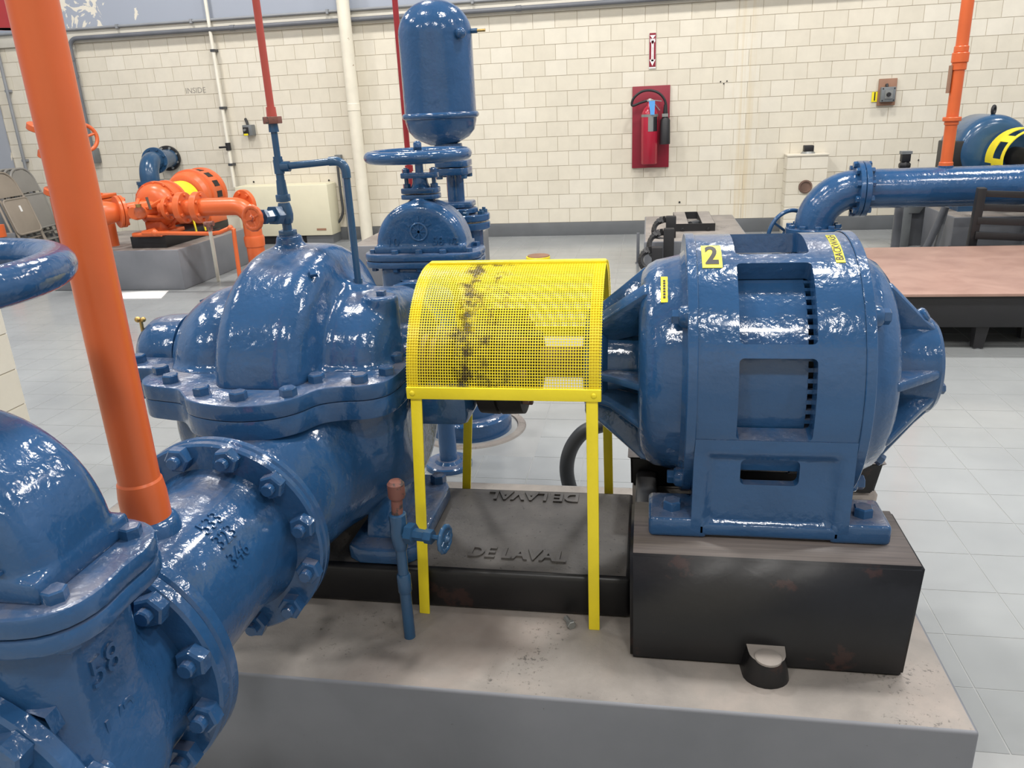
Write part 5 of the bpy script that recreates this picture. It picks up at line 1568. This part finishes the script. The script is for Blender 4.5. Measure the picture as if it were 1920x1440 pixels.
# far blue motor with yellow guard
KM = 6.45/5.95
mx, my, mz = 2.30*KM, 6.45, CAM_H-(CAM_H-0.80)*KM
fm = thing('electric_motor', 'blue motor with a black lifting eye and dark terminal box at the right edge', 'motor', (mx, 6.65, 0.33))
B().lathe([(0.0, 0.11), (0.0, 0.185), (0.015, 0.222), (0.05, 0.247), (0.10, 0.255), (0.40, 0.255), (0.46, 0.24), (0.47, 0.1)], (mx, my, mz), (0, 1, 0), 48).build('shell', 'blue_small', fm, angle=40)
B().torus((mx, my+0.14, mz+0.284), (0.75, -0.6, 0), 0.028, 0.0105, 24, 8).build('lifting_eye', 'black_plain', fm)
B().box(mx-0.32, mx-0.17, my+0.02, my+0.24, mz-0.16, mz+0.08).build('terminal_box', 'black_plain', fm, bevel=0.008)
B().box(mx-0.18, mx+0.18, my+0.05, my+0.42, 0.33, mz-0.17).build('foot', 'blue_small', fm)
B().lathe([(0, 0.022), (0.004, 0.02)], (mx-0.185, my+0.05, mz+0.145), (-0.75, -0.25, 0.6), 16).build('round_label', 'white', fm)
gy = thing('yellow_slotted_guard', 'yellow slotted sheet guard in front of the motor at the right edge', 'guard', (mx+0.05, 6.25, 0.5))
b = B()
gx, gz, gr = mx+0.13, mz-0.04, 0.205
def arcseg(y0, y1, a0, a1, n=24):
    outer = [(gx-gr*math.cos(a0+(a1-a0)*i/n), gz+gr*math.sin(a0+(a1-a0)*i/n)) for i in range(n+1)]
    inner = [(gx-(gr-0.006)*math.cos(a0+(a1-a0)*i/n), gz+(gr-0.006)*math.sin(a0+(a1-a0)*i/n)) for i in range(n+1)]
    b_ = B()
    for (xo, zo), (xi, zi) in zip(outer, inner): b_.v += [(xo, y0, zo), (xo, y1, zo), (xi, y1, zi), (xi, y0, zi)]
    for i in range(n):
        for q_ in range(4): b_.f.append((4*i+q_, 4*i+(q_+1) % 4, 4*i+4+(q_+1) % 4, 4*i+4+q_)); b_.mi.append(0)
    b_.f += [(0, 1, 2, 3), (4*n+3, 4*n+2, 4*n+1, 4*n)]; b_.mi += [0, 0]
    return b_
arcseg(6.30, 6.42, -0.15, PI+0.15).build('band', 'yellow', gy)
arcseg(6.12, 6.16, -0.15, PI+0.15).build('band', 'yellow', gy)
for a_ in (-0.1, 0.75, 1.55, 2.4, PI): arcseg(6.15, 6.31, a_-0.13, a_+0.13, 5).build('bridge', 'yellow', gy)
B().cyl((gx, 6.05, gz), (gx, 6.45, gz), 0.07).build('coupling', 'dark_iron', gy)
# far pump casing at the right edge
fp = thing('centrifugal_pump', 'blue pump casing cut off by the right edge behind the black chair', 'pump', (2.62*K, QY, 0.33))
B().lathe([(2.40*K, 0.12), (2.45*K, 0.13), (2.52*K, 0.2), (2.62*K, 0.24), (2.75*K, 0.2), (2.85*K, 0.12)], (0, QY, zc), (1, 0, 0), 36).build('casing', 'blue_small', fp, angle=50)
B().box(2.42*K, 2.9*K, QY-0.10, QY+0.18, zc+0.11, zc+0.145).build('split_flange', 'blue_small', fp, bevel=0.006)
B().box(2.45*K, 2.85*K, QY-0.09, QY+0.2, 0.33, zc-0.1).build('foot', 'blue_small', fp)
# its pad
fpad = thing('concrete_pad', 'grey concrete pad under the far right pump and motor', 'pad', (2.8, 6.4, 0))
b = B().box(2.19, 3.9, 6.2, 6.85, 0, 0.33); b.mi = [0]*5+[1]
b.build('slab', ['pad_side', 'pad_top'], fpad, bevel=0.01)
b = B().box(2.66, 3.9, 5.76, 6.2, 0, 0.33); b.mi = [0]*5+[1]
b.build('slab_step', ['pad_side', 'pad_top'], fpad, bevel=0.01)
# grey steel cabinet leg / electrical box
a, c = onZ(1688, 459, 0), onZ(1738, 458, 0)
cab = thing('grey_steel_stand', 'grey steel stand with a cut gusset plate behind the right blue pipe', 'stand', (2.17, 6.9, 0))
Yb = 6.9
xa, xb = onY(1690, 430, Yb).x, onY(1738, 430, Yb).x
B().box(xa, xa+0.07, Yb, Yb+0.25, 0, 0.52).build('post', 'grey_metal', cab, bevel=0.006)
B().box(xa+0.07, xb, Yb+0.05, Yb+0.25, 0, 0.50).build('panel', 'conduit_dark', cab, bevel=0.004)
B().prism([(xa+0.04, 0.27), (xa+0.12, 0.27), (xb, 0.38), (xb, 0.52), (xa+0.04, 0.52)], (0, Yb, 0), (1, 0, 0), (0, 0, 1), (0, -1, 0), -0.045, 0.005).build('gusset', 'grey_metal', cab, bevel=0.003)
B().box(xa-0.004, xa, Yb+0.02, Yb+0.09, 0.30, 0.42).build('white_label', 'white', cab)
p0, p1 = onY(1772, 392, 6.3), onY(1740, 462, 6.3)
gc = thing('slanted_conduit', 'slanted grey conduit leaning beside the far concrete pad', 'conduit', (p1.x, 6.15, 0))
B().cyl((onY(1722, 500, 6.15).x, 6.15, 0), (onY(1773, 388, 6.15).x, 6.15, onY(1773, 388, 6.15).z), 0.026).build('run', 'conduit_dark', gc)
B().cyl((onY(1745, 500, 6.17).x, 6.17, 0), (onY(1776, 388, 6.17).x, 6.17, onY(1776, 388, 6.17).z), 0.015).build('thin_run', 'conduit', gc)

# ================================================================== low brown table and black chair
tb_ = thing('low_brown_table', 'long low table with a brown top and black apron behind the blue motor', 'table', (2.3, 4.6, 0))
B().box(1.12, 3.6, 3.985, 5.27, 0.272, 0.287).build('tabletop', 'table', tb_, bevel=0.003)
B().box(1.14, 3.58, 4.005, 5.25, 0.115, 0.272).build('apron', 'black_plain', tb_, bevel=0.004)
for x, y in ((1.62, 4.05), (1.62, 5.1), (3.3, 4.05), (1.90, 4.22), (3.3, 5.1)):
    B().add([(x-0.03+dx*w, y-0.03+dy*w, z) for z, w in ((0.006, 0.045), (0.116, 0.06)) for dx, dy in ((0, 0), (1, 0), (1, 1), (0, 1))],
            [(3, 2, 1, 0), (4, 5, 6, 7), (0, 1, 5, 4), (1, 2, 6, 5), (2, 3, 7, 6), (3, 0, 4, 7)]).build('leg', 'black_plain', tb_)
    B().lathe([(0, 0.022), (0.007, 0.022)], (x-0.008, y-0.008, 0), (0, 0, 1), 14).build('foot_pad', 'grey_metal', tb_)
CY = 5.36
ch = thing('black_ladder_chair', 'black ladder back chair behind the brown table at the right edge', 'chair', (2.3, CY, 0))
x0 = onY(1834, 400, CY).x; x1 = x0+0.52
zz_ = lambda y: onY(1834, y, CY).z
slope = -0.06
for x in (x0, x1):
    B().bar((x, CY+0.06, 0), (x, CY, zz_(352)+(x-x0)*slope), 0.048, 0.05, up=(1, 0, 0)).build('leg', 'black_plain', ch, bevel=0.006)
for x in (x0, x1): B().bar((x, CY+0.34, 0), (x, CY+0.34, 0.2), 0.045, 0.045, up=(1, 0, 0)).build('leg', 'black_plain', ch, bevel=0.005)
for ya, yb in ((357, 369), (382, 395), (407, 420), (434, 448)):
    z1_, z0_ = zz_(ya), zz_(yb)
    b = B()
    b.add([(x, y, z+(x-x0)*slope) for x in (x0, x1) for y in (CY-0.008, CY+0.012) for z in (z0_, z1_)], [(0, 1, 3, 2), (4, 6, 7, 5), (0, 4, 5, 1), (2, 3, 7, 6), (0, 2, 6, 4), (1, 5, 7, 3)])
    b.build('slat', 'black_plain', ch, bevel=0.003)
B().box(x0-0.02, x1+0.02, CY+0.03, CY+0.38, 0.18, 0.21).build('seat', 'black_plain', ch, bevel=0.008)
# ================================================================== orange pump set on its pad, left background
op = thing('concrete_pad', 'grey concrete pad under the orange pump in the left background', 'pad', (-4.0, 6.0, 0))
b = B().box(-4.75, -3.53, 5.50, 6.62, 0, 0.31); b.mi = [0]*5+[1]
b.build('slab', ['pad_side', 'pad_top'], op, bevel=0.008)
ob = thing('steel_skid', 'black steel skid under the orange pump and motor', 'skid', (-3.83, 6.0, 0.31))
B().box(-3.98, -3.68, 5.60, 6.58, 0.31, 0.40).build('frame', 'black_plain', ob, bevel=0.004)
B().box(-3.66, -3.60, 6.18, 6.30, 0.31, 0.36).build('shim_block', 'black_plain', ob, bevel=0.004)
OX, OZ = -3.82, 0.615
o_ = thing('orange_pump', 'orange pump with a round flanged casing and side piping in the left background', 'pump', (OX, 5.85, 0.40))
B().lathe([(5.70, 0.09), (5.72, 0.135), (5.76, 0.165), (5.785, 0.168), (5.785, 0.185), (5.81, 0.187), (5.815, 0.165), (5.92, 0.165), (5.925, 0.18), (5.95, 0.18), (5.955, 0.10), (5.99, 0.06)], (OX, 0, OZ), (0, 1, 0), 44).build('casing', 'orange', o_, angle=30)
for i in range(12):
    a_ = 2*PI*i/12
    bolt(o_, (OX+0.172*math.cos(a_), 5.785, OZ+0.172*math.sin(a_)), (0, -1, 0), 0.012, 'orange')
B().lathe([(5.47, 0.045), (5.50, 0.055), (5.56, 0.055), (5.60, 0.05), (5.66, 0.05), (5.72, 0.07)], (OX, 0, OZ-0.02), (0, 1, 0), 24).build('bearing_frame', 'orange', o_)
for a_ in (0.5, 2.6, 3.9, 5.5):
    d = Vector((math.cos(a_), 0, math.sin(a_)))
    B().bar(Vector((OX, 5.57, OZ-0.02))+d*0.05, Vector((OX, 5.745, OZ))+d*0.13, 0.028, 0.02, up=(0, 0, 1)).build('frame_arm', 'orange', o_, bevel=0.004)
B().box(OX-0.14, OX+0.12, 5.62, 5.92, 0.40, 0.43).build('foot', 'orange', o_, bevel=0.004)
B().box(OX-0.08, OX+0.06, 5.70, 5.90, 0.42, 0.50).build('pedestal', 'orange', o_, bevel=0.01)
B().cyl((OX-0.10, 5.56, 0.42), (OX+0.14, 5.56, 0.42), 0.016).build('drain_pipe', 'orange', o_)
gl, gnt, gb = new_mat('clear_glass'); gb.inputs['Base Color'].default_value = (1, 1, 1, 1); gb.inputs['Roughness'].default_value = 0.02; gb.inputs['Transmission Weight'].default_value = 1.0; M['glass'] = gl
q = onY(262, 398, 5.46)
tag(B().sphere((q.x, 5.46, q.z), 0.042, 20, 14, (1, 1, 1.1)).build('oiler_bottle', 'glass', o_), 'clear glass oiler bottle')
B().cyl((q.x, 5.46, q.z+0.035), (q.x, 5.46, q.z+0.06), 0.022).build('oiler_cap', 'brass', o_)
q = onY(281, 385, 5.46)
B().bar((q.x, 5.46, q.z-0.03), (q.x-0.015, 5.46, q.z+0.06), 0.014, 0.014).build('vent_handle', 'brown_iron', o_)
# suction pipe and flange towards the left
sd = Vector((-0.58, -0.70, 0.0)).normalized()
s0 = onY(232, 396, 5.62)
B().cyl(Vector((OX, 5.75, OZ)), s0+sd*0.02, 0.055).build('suction_pipe', 'orange', o_)
for k0, k1 in ((0.0, 0.024), (0.028, 0.052)):
    B().lathe([(k0, 0.118), (k0+0.003, 0.122), (k1-0.003, 0.122), (k1, 0.118)], s0, sd, 36).build('flange', 'orange', o_, angle=30)
_, fu, fw = frame(sd)
for i in range(8):
    a_ = 2*PI*(i+0.5)/8
    bolt(o_, s0+(fu*math.cos(a_)+fw*math.sin(a_))*0.100, -sd, 0.015, 'orange')
# discharge branch to the right, elbow and down pipe
DY, DZ = 5.68, onY(400, 388, 5.68).z
dxp = lambda x: onY(x, 388, DY).x
def oflange(x, w, r):
    B().lathe([(0, r-0.003), (0.003, r), (w-0.003, r), (w, r-0.003)], (x, DY, DZ), (1, 0, 0), 32).build('flange', 'orange', o_, angle=30)
    for i in range(6):
        a_ = 2*PI*(i+0.5)/6
        bolt(o_, (x+w, DY+r*0.8*math.cos(a_), DZ+r*0.8*math.sin(a_)), (1, 0, 0), 0.014, 'orange')
oflange(dxp(312), 0.03, 0.09); oflange(dxp(338), 0.05, 0.118); oflange(dxp(368), 0.05, 0.118)
B().cyl((dxp(300), DY, DZ), (dxp(340), DY, DZ), 0.045).build('discharge_pipe', 'orange', o_)
B().cyl((dxp(340), DY, DZ), (dxp(372), DY, DZ), 0.060).build('discharge_pipe', 'orange', o_)
xel = onY(474, 430, DY).x
B().tube([(dxp(372), DY, DZ), (xel-0.13, DY, DZ)]+arc_path((xel-0.12, DY, DZ-0.12), (0, 0, 1), (1, 0, 0), 0.12, 0, PI/2, 10)[1:]+[(xel, DY, 0.0)], 0.067, 28).build('down_pipe', 'orange', o_)
B().lathe([(0, 0.112), (0.003, 0.116), (0.03, 0.116), (0.033, 0.112)], (xel-0.09, DY+0.075, DZ+0.0), (0.35, 0.93, 0), 32).build('flange', 'orange', o_, angle=30)
for i in range(7):
    a_ = 2*PI*i/7
    bolt(o_, (xel-0.09+0.09*math.cos(a_), DY+0.075-0.034*math.cos(a_), DZ+0.09*math.sin(a_)), (-0.35, -0.93, 0), 0.015, 'orange')
B().lathe([(0.30, 0.074), (0.36, 0.078), (0.38, 0.072)], (xel, DY, 0), (0, 0, 1), 28).build('collar', 'orange', o_)
# thin orange drain line along the pad
pts = [onY(x, y, 5.44) for x, y in ((268, 437), (395, 438), (412, 436), (432, 427), (438, 430), (440, 450), (448, 508))]
dl = thing('orange_drain_line', 'thin orange drain pipe running along the edge of the orange pump pad', 'pipe', (pts[-1].x, 5.44, 0))
B().tube([pts[0]+Vector((0, 0.15, 0.0))]+pts+[(pts[-1].x, 5.44, 0)], 0.0155, 12).build('pipe', 'orange', dl)
B().sphere(pts[0]+Vector((0.10, 0, 0)), 0.026).build('union', 'orange', dl)
B().sphere(pts[3], 0.021).build('elbow', 'orange', dl)
a, c = onY(394, 432, 5.40), onZ(410, 527, 0)
wp = thing('white_drain_pipe', 'thin white drain pipe with a rusty tee leaning at the orange pump pad', 'pipe', tuple(c))
B().cyl((c.x, c.y, 0.0), (a.x, 5.40, a.z), 0.014).build('pipe', 'white_paint', wp)
B().cyl((a.x, 5.40, a.z), (a.x, 5.40, a.z+0.06), 0.021).build('tee', 'rust_red', wp)
B().cyl((a.x-0.035, 5.40, a.z+0.045), (a.x+0.035, 5.40, a.z+0.05), 0.019).build('tee_branch', 'rust_red', wp)
# yellow sheet guard
yg = thing('yellow_sheet_guard', 'yellow sheet metal coupling guard between the orange pump and motor', 'guard', (OX, 6.08, 0.40))
b_ = B(); n = 24
gr = 0.155
for i in range(n+1):
    t = -0.25+(PI+0.5)*i/n
    for rr in (gr, gr-0.006):
        for y in (5.97, 6.17): b_.v.append((OX-rr*math.cos(t), y, OZ+rr*math.sin(t)))
for i in range(n):
    k = 4*i
    for p_, q_ in ((0, 1), (1, 3), (3, 2), (2, 0)): b_.f.append((k+p_, k+q_, k+4+q_, k+4+p_)); b_.mi.append(0)
b_.build('hood', 'yellow', yg)
for y in (6.0, 6.14): B().bar((OX+0.15, y, OZ-0.03), (OX+0.17, y, 0.36), 0.02, 0.006).build('leg', 'yellow', yg)
B().bar((OX-0.15, 6.07, OZ-0.04), (OX-0.15, 6.07, 0.40), 0.02, 0.006).build('leg', 'yellow', yg)
# orange motor
om = thing('orange_motor', 'round orange electric motor with slotted frame in the left background', 'motor', (OX, 6.38, 0.40))
B().lathe([(6.19, 0.08), (6.19, 0.14), (6.205, 0.175), (6.24, 0.197), (6.29, 0.20), (6.295, 0.215), (6.33, 0.217), (6.335, 0.205), (6.47, 0.205), (6.475, 0.217), (6.51, 0.217), (6.53, 0.19), (6.56, 0.12)], (OX, 0, OZ+0.02), (0, 1, 0), 48).build('frame', 'orange', om, angle=28)
for i in range(14):
    a_ = 2*PI*i/14
    d = Vector((math.cos(a_), 0, math.sin(a_))); tt = Vector((-math.sin(a_), 0, math.cos(a_)))
    B().obox(Vector((OX, 6.40, OZ+0.02))+d*0.2035, (0, 1, 0), tt, d, 0.04, 0.026, 0.003).build('slot', 'ink', om)
B().box(OX-0.17, OX+0.17, 6.26, 6.52, 0.40, 0.46).build('foot', 'orange', om, bevel=0.006)
# blue elbow to the wall
EX_ = onY(315, 303, 7.75).x
ex0 = onY(283, 345, 7.2).x
be = thing('blue_wall_elbow', 'dull blue flanged elbow pipe turning into the tiled wall', 'pipe', (ex0, 7.2, 0))
zt_ = onY(290, 303, 7.2).z
dvec = Vector((EX_-ex0, 7.8-7.2, 0)).normalized()
Rb = 0.16
cc = Vector((ex0, 7.2, zt_-Rb))+dvec*Rb
B().tube([(ex0, 7.2, 0.2), (ex0, 7.2, zt_-Rb)]+arc_path(cc, -dvec, (0, 0, 1), Rb, 0, PI/2, 12)[1:]+[Vector((ex0, 7.2, zt_))+dvec*0.85], 0.090, 32).build('elbow', 'blue_small', be, angle=50)
zf_ = onY(278, 345, 7.2).z
B().lathe([(zf_-0.05, 0.118), (zf_-0.045, 0.122), (zf_-0.004, 0.122), (zf_+0.0, 0.12), (zf_+0.0, 0.128), (zf_+0.03, 0.128)], (ex0, 7.2, 0), (0, 0, 1), 36).build('flange', 'blue_small', be, angle=30)
B().lathe([(Rb+0.03, 0.122), (Rb+0.034, 0.126), (Rb+0.07, 0.126), (Rb+0.075, 0.122)], Vector((ex0, 7.2, zt_)), dvec, 36).build('flange', 'blue_small', be, angle=30)
tag(B().lathe([(0, 0.122), (0.004, 0.126), (0.03, 0.126)], Vector((EX_-0.01, 7.765, zt_)), dvec, 36).build('wall_flange', 'black_plain', be, angle=30), 'black wall flange')
for i in range(8):
    a_ = 2*PI*(i+0.5)/8
    _, u_, w_ = frame(dvec)
    bolt(be, Vector((EX_-0.01, 7.765, zt_))+(u_*math.cos(a_)+w_*math.sin(a_))*0.106, -dvec, 0.013, 'steel')
    bolt(be, Vector((ex0, 7.2, zt_))+dvec*(Rb+0.03)+(u_*math.cos(a_)+w_*math.sin(a_))*0.108, -dvec, 0.013, 'blue_small')
# orange valve mostly behind the thick riser, with wheel
q = onY(157, 258, 6.2)
ovl = thing('orange_gate_valve', 'orange gate valve with a spoked wheel half hidden behind the thick orange riser', 'valve', (q.x-0.3, 6.2, 0))
vxx = onY(120, 300, 6.2).x
wax = Vector((0.80, -0.55, 0.1)).normalized()
hb = onY(157, 258, 6.2)
wh = B().torus(hb, wax, 0.105, 0.016, 40, 10).build('handwheel', 'orange', ovl)
_, u_, w_ = frame(wax)
for i in range(4):
    d = u_*math.cos(PI/2*i+0.3)+w_*math.sin(PI/2*i+0.3)
    B().tube([hb, hb+d*0.10], 0.011, 8).build('spoke', 'orange', wh)
B().cyl(hb-wax*0.02, hb+wax*0.025, 0.025).build('wheel_hub', 'orange', wh)
B().cyl(hb, hb-wax*0.30, 0.018).build('stem', 'orange', ovl)
for (x, y), r, h in (((70, 240), 0.09, 0.05), ((86, 290), 0.07, 0.055), ((97, 360), 0.07, 0.05)):
    pc = onY(x, y, 6.2)
    B().cyl((pc.x-0.0, 6.2, pc.z-h/2), (pc.x+0.02, 6.2, pc.z+h/2), r, ch=0.006).build('flange', 'orange', ovl, angle=30)
a, c = onY(78, 235, 6.2), onY(105, 370, 6.2)
B().tube([(a.x+0.04, 6.2, a.z), (a.x+0.06, 6.2, (a.z+c.z)/2), (c.x+0.0, 6.2, c.z)], [0.05, 0.065, 0.05], 20).build('body', 'orange', ovl)
B().cyl((c.x, 6.2, 0.0), (c.x, 6.2, c.z), 0.05).build('riser', 'orange', ovl)
q = onY(195, 366, 5.75)
ov2 = thing('orange_check_valve', 'orange bolted valve body beside the thick riser, left of the orange pump', 'valve', (q.x, 5.75, 0.31))
B().box(q.x-0.09, q.x+0.05, 5.66, 5.84, q.z-0.02, q.z+0.01).build('cover', 'orange', ov2, bevel=0.006)
B().box(q.x-0.085, q.x+0.045, 5.665, 5.835, q.z-0.055, q.z-0.024).build('cover_flange', 'orange', ov2, bevel=0.006)
for sx in (-0.06, 0.02):
    bolt(ov2, (q.x+sx, 5.69, q.z+0.01), (0, 0, 1), 0.014, 'orange')
B().lathe([(0, 0.07), (0.05, 0.085), (0.12, 0.095), (0.26, 0.08)], s0+sd*0.052, sd, 28).build('body', 'orange', ov2)
B().cyl((q.x-0.02, 5.75, 0.31), (q.x-0.02, 5.75, q.z-0.05), 0.055).build('pedestal', 'orange', ov2)
# orange pipe stub and small grey pad at the far left edge
q = onZ(0, 460, 0.0)
sp2 = thing('concrete_pad', 'small grey pad with an orange pipe stub at the left edge', 'pad', (-5.3, 5.6, 0))
a = onZ(28, 436, 0.3)
b = B().box(a.x-0.8, a.x, a.y-0.6, a.y, 0, 0.3); b.mi = [0]*5+[1]
b.build('slab', ['pad_side', 'pad_top'], sp2, bevel=0.006)
oo = onY(-4, 430, a.y-0.2)
tag(B().cyl((oo.x, a.y-0.2, 0.29), (oo.x, a.y-0.2, oo.z+0.04), 0.06).build('pipe_stub', 'orange', sp2), 'orange pipe stub')
# paper on the floor
a, c, d, e = [onZ(*p_, 0.003) for p_ in ((222, 547), (316, 545), (302, 559), (224, 560))]
pp = B().add([tuple(v) for v in (e, d, c, a)]+[(v.x, v.y, 0.0005) for v in (e, d, c, a)], [(0, 1, 2, 3), (7, 6, 5, 4), (0, 4, 5, 1), (1, 5, 6, 2), (2, 6, 7, 3), (3, 7, 4, 0)]).build('paper_sheet', 'white', None, smooth=False)
tag(pp, 'flat white sheet lying on the floor before the orange pump pad', 'sheet')

# ================================================================== folding chairs leaning at the left wall
def folding_chair(name, base, lean, mat, label, sticker=False):
    """stands folded: local x = width, z = up along the chair, y = thickness"""
    t = thing(name, label, 'chair', base, 'steel folding chairs leaning at the left wall')
    org = Vector(base)
    wv = Vector((0.12, -1, 0)).normalized()
    up = Vector((-math.sin(lean), -0.02, math.cos(lean))).normalized()
    nv = wv.cross(up).normalized()
    if nv.x < 0: nv = -nv
    P = lambda x, z, d=0: org+wv*x+up*z+nv*d
    hw = 0.21
    frame_pts = [P(-hw-0.02, 0)]+[P(-hw, 0.58)]+[P(-hw+0.02+0.15*(1-math.cos(a_)), 0.69+0.17*math.sin(a_)) for a_ in np.linspace(0, PI/2, 7)]
    frame_pts += [P(hw-0.02-0.15*(1-math.cos(a_)), 0.69+0.17*math.sin(a_)) for a_ in np.linspace(PI/2, 0, 7)]+[P(hw, 0.58), P(hw+0.02, 0)]
    B().tube(frame_pts, 0.012, 8).build('back_frame', mat, t)
    bp = [(-hw+0.01, 0.62)]+[(hw-0.01, 0.62)]+[(hw-0.03-0.15*(1-math.cos(a_)), 0.69+0.155*math.sin(a_)) for a_ in np.linspace(0, PI/2, 6)]+[(-hw+0.03+0.15*(1-math.cos(a_)), 0.69+0.155*math.sin(a_)) for a_ in np.linspace(PI/2, 0, 6)]
    B().prism(bp, org, wv, up, nv, -0.004, 0.004).build('backrest', mat, t)
    seat = rrect(0.37, 0.34, 0.04, 4, 0, 0.42)
    B().prism(seat, org, wv, up, nv, 0.030, 0.042).build('seat', mat, t, bevel=0.003)
    B().tube([P(x, z, 0.038) for x, z in seat], 0.010, 8, closed=True).build('seat_rim', mat, t)
    for x in (-hw+0.03, hw-0.03):
        B().tube([P(x, 0.03, 0.022), P(x*0.98, 0.60, 0.015)], 0.010, 8).build('leg', mat, t)
    for z, d in ((0.20, 0.0), (0.12, 0.022)):
        B().tube([P(-hw, z, d), P(hw, z, d)], 0.008, 8).build('crossbar', mat, t)
    if sticker:
        B().prism([(-0.03, 0.46), (0.0, 0.46), (0.0, 0.52), (-0.03, 0.52)], org, wv, up, nv, 0.043, 0.0445).build('label_sticker', 'white', t)
    return t
tz = [('front grey folding chair of the leaning row, with a dull grey seat', 'taupe_metal'), ('second grey folding chair of the row, behind the front grey one', 'taupe_metal'),
      ('third grey folding chair of the row at the left wall', 'taupe_metal'), ('rearmost grey folding chair of the leaning row', 'taupe_metal')]
for i, (lab, mt_) in enumerate(tz):
    folding_chair('folding_chair', (-6.18-0.055*i, 7.40-0.02*i, 0.008), 0.20+0.01*i, mt_, lab)
folding_chair('folding_chair', (-6.02, 7.00, 0.008), 0.26, 'beige_metal', 'beige folding chair with a white sticker leaning before the grey chairs', True)
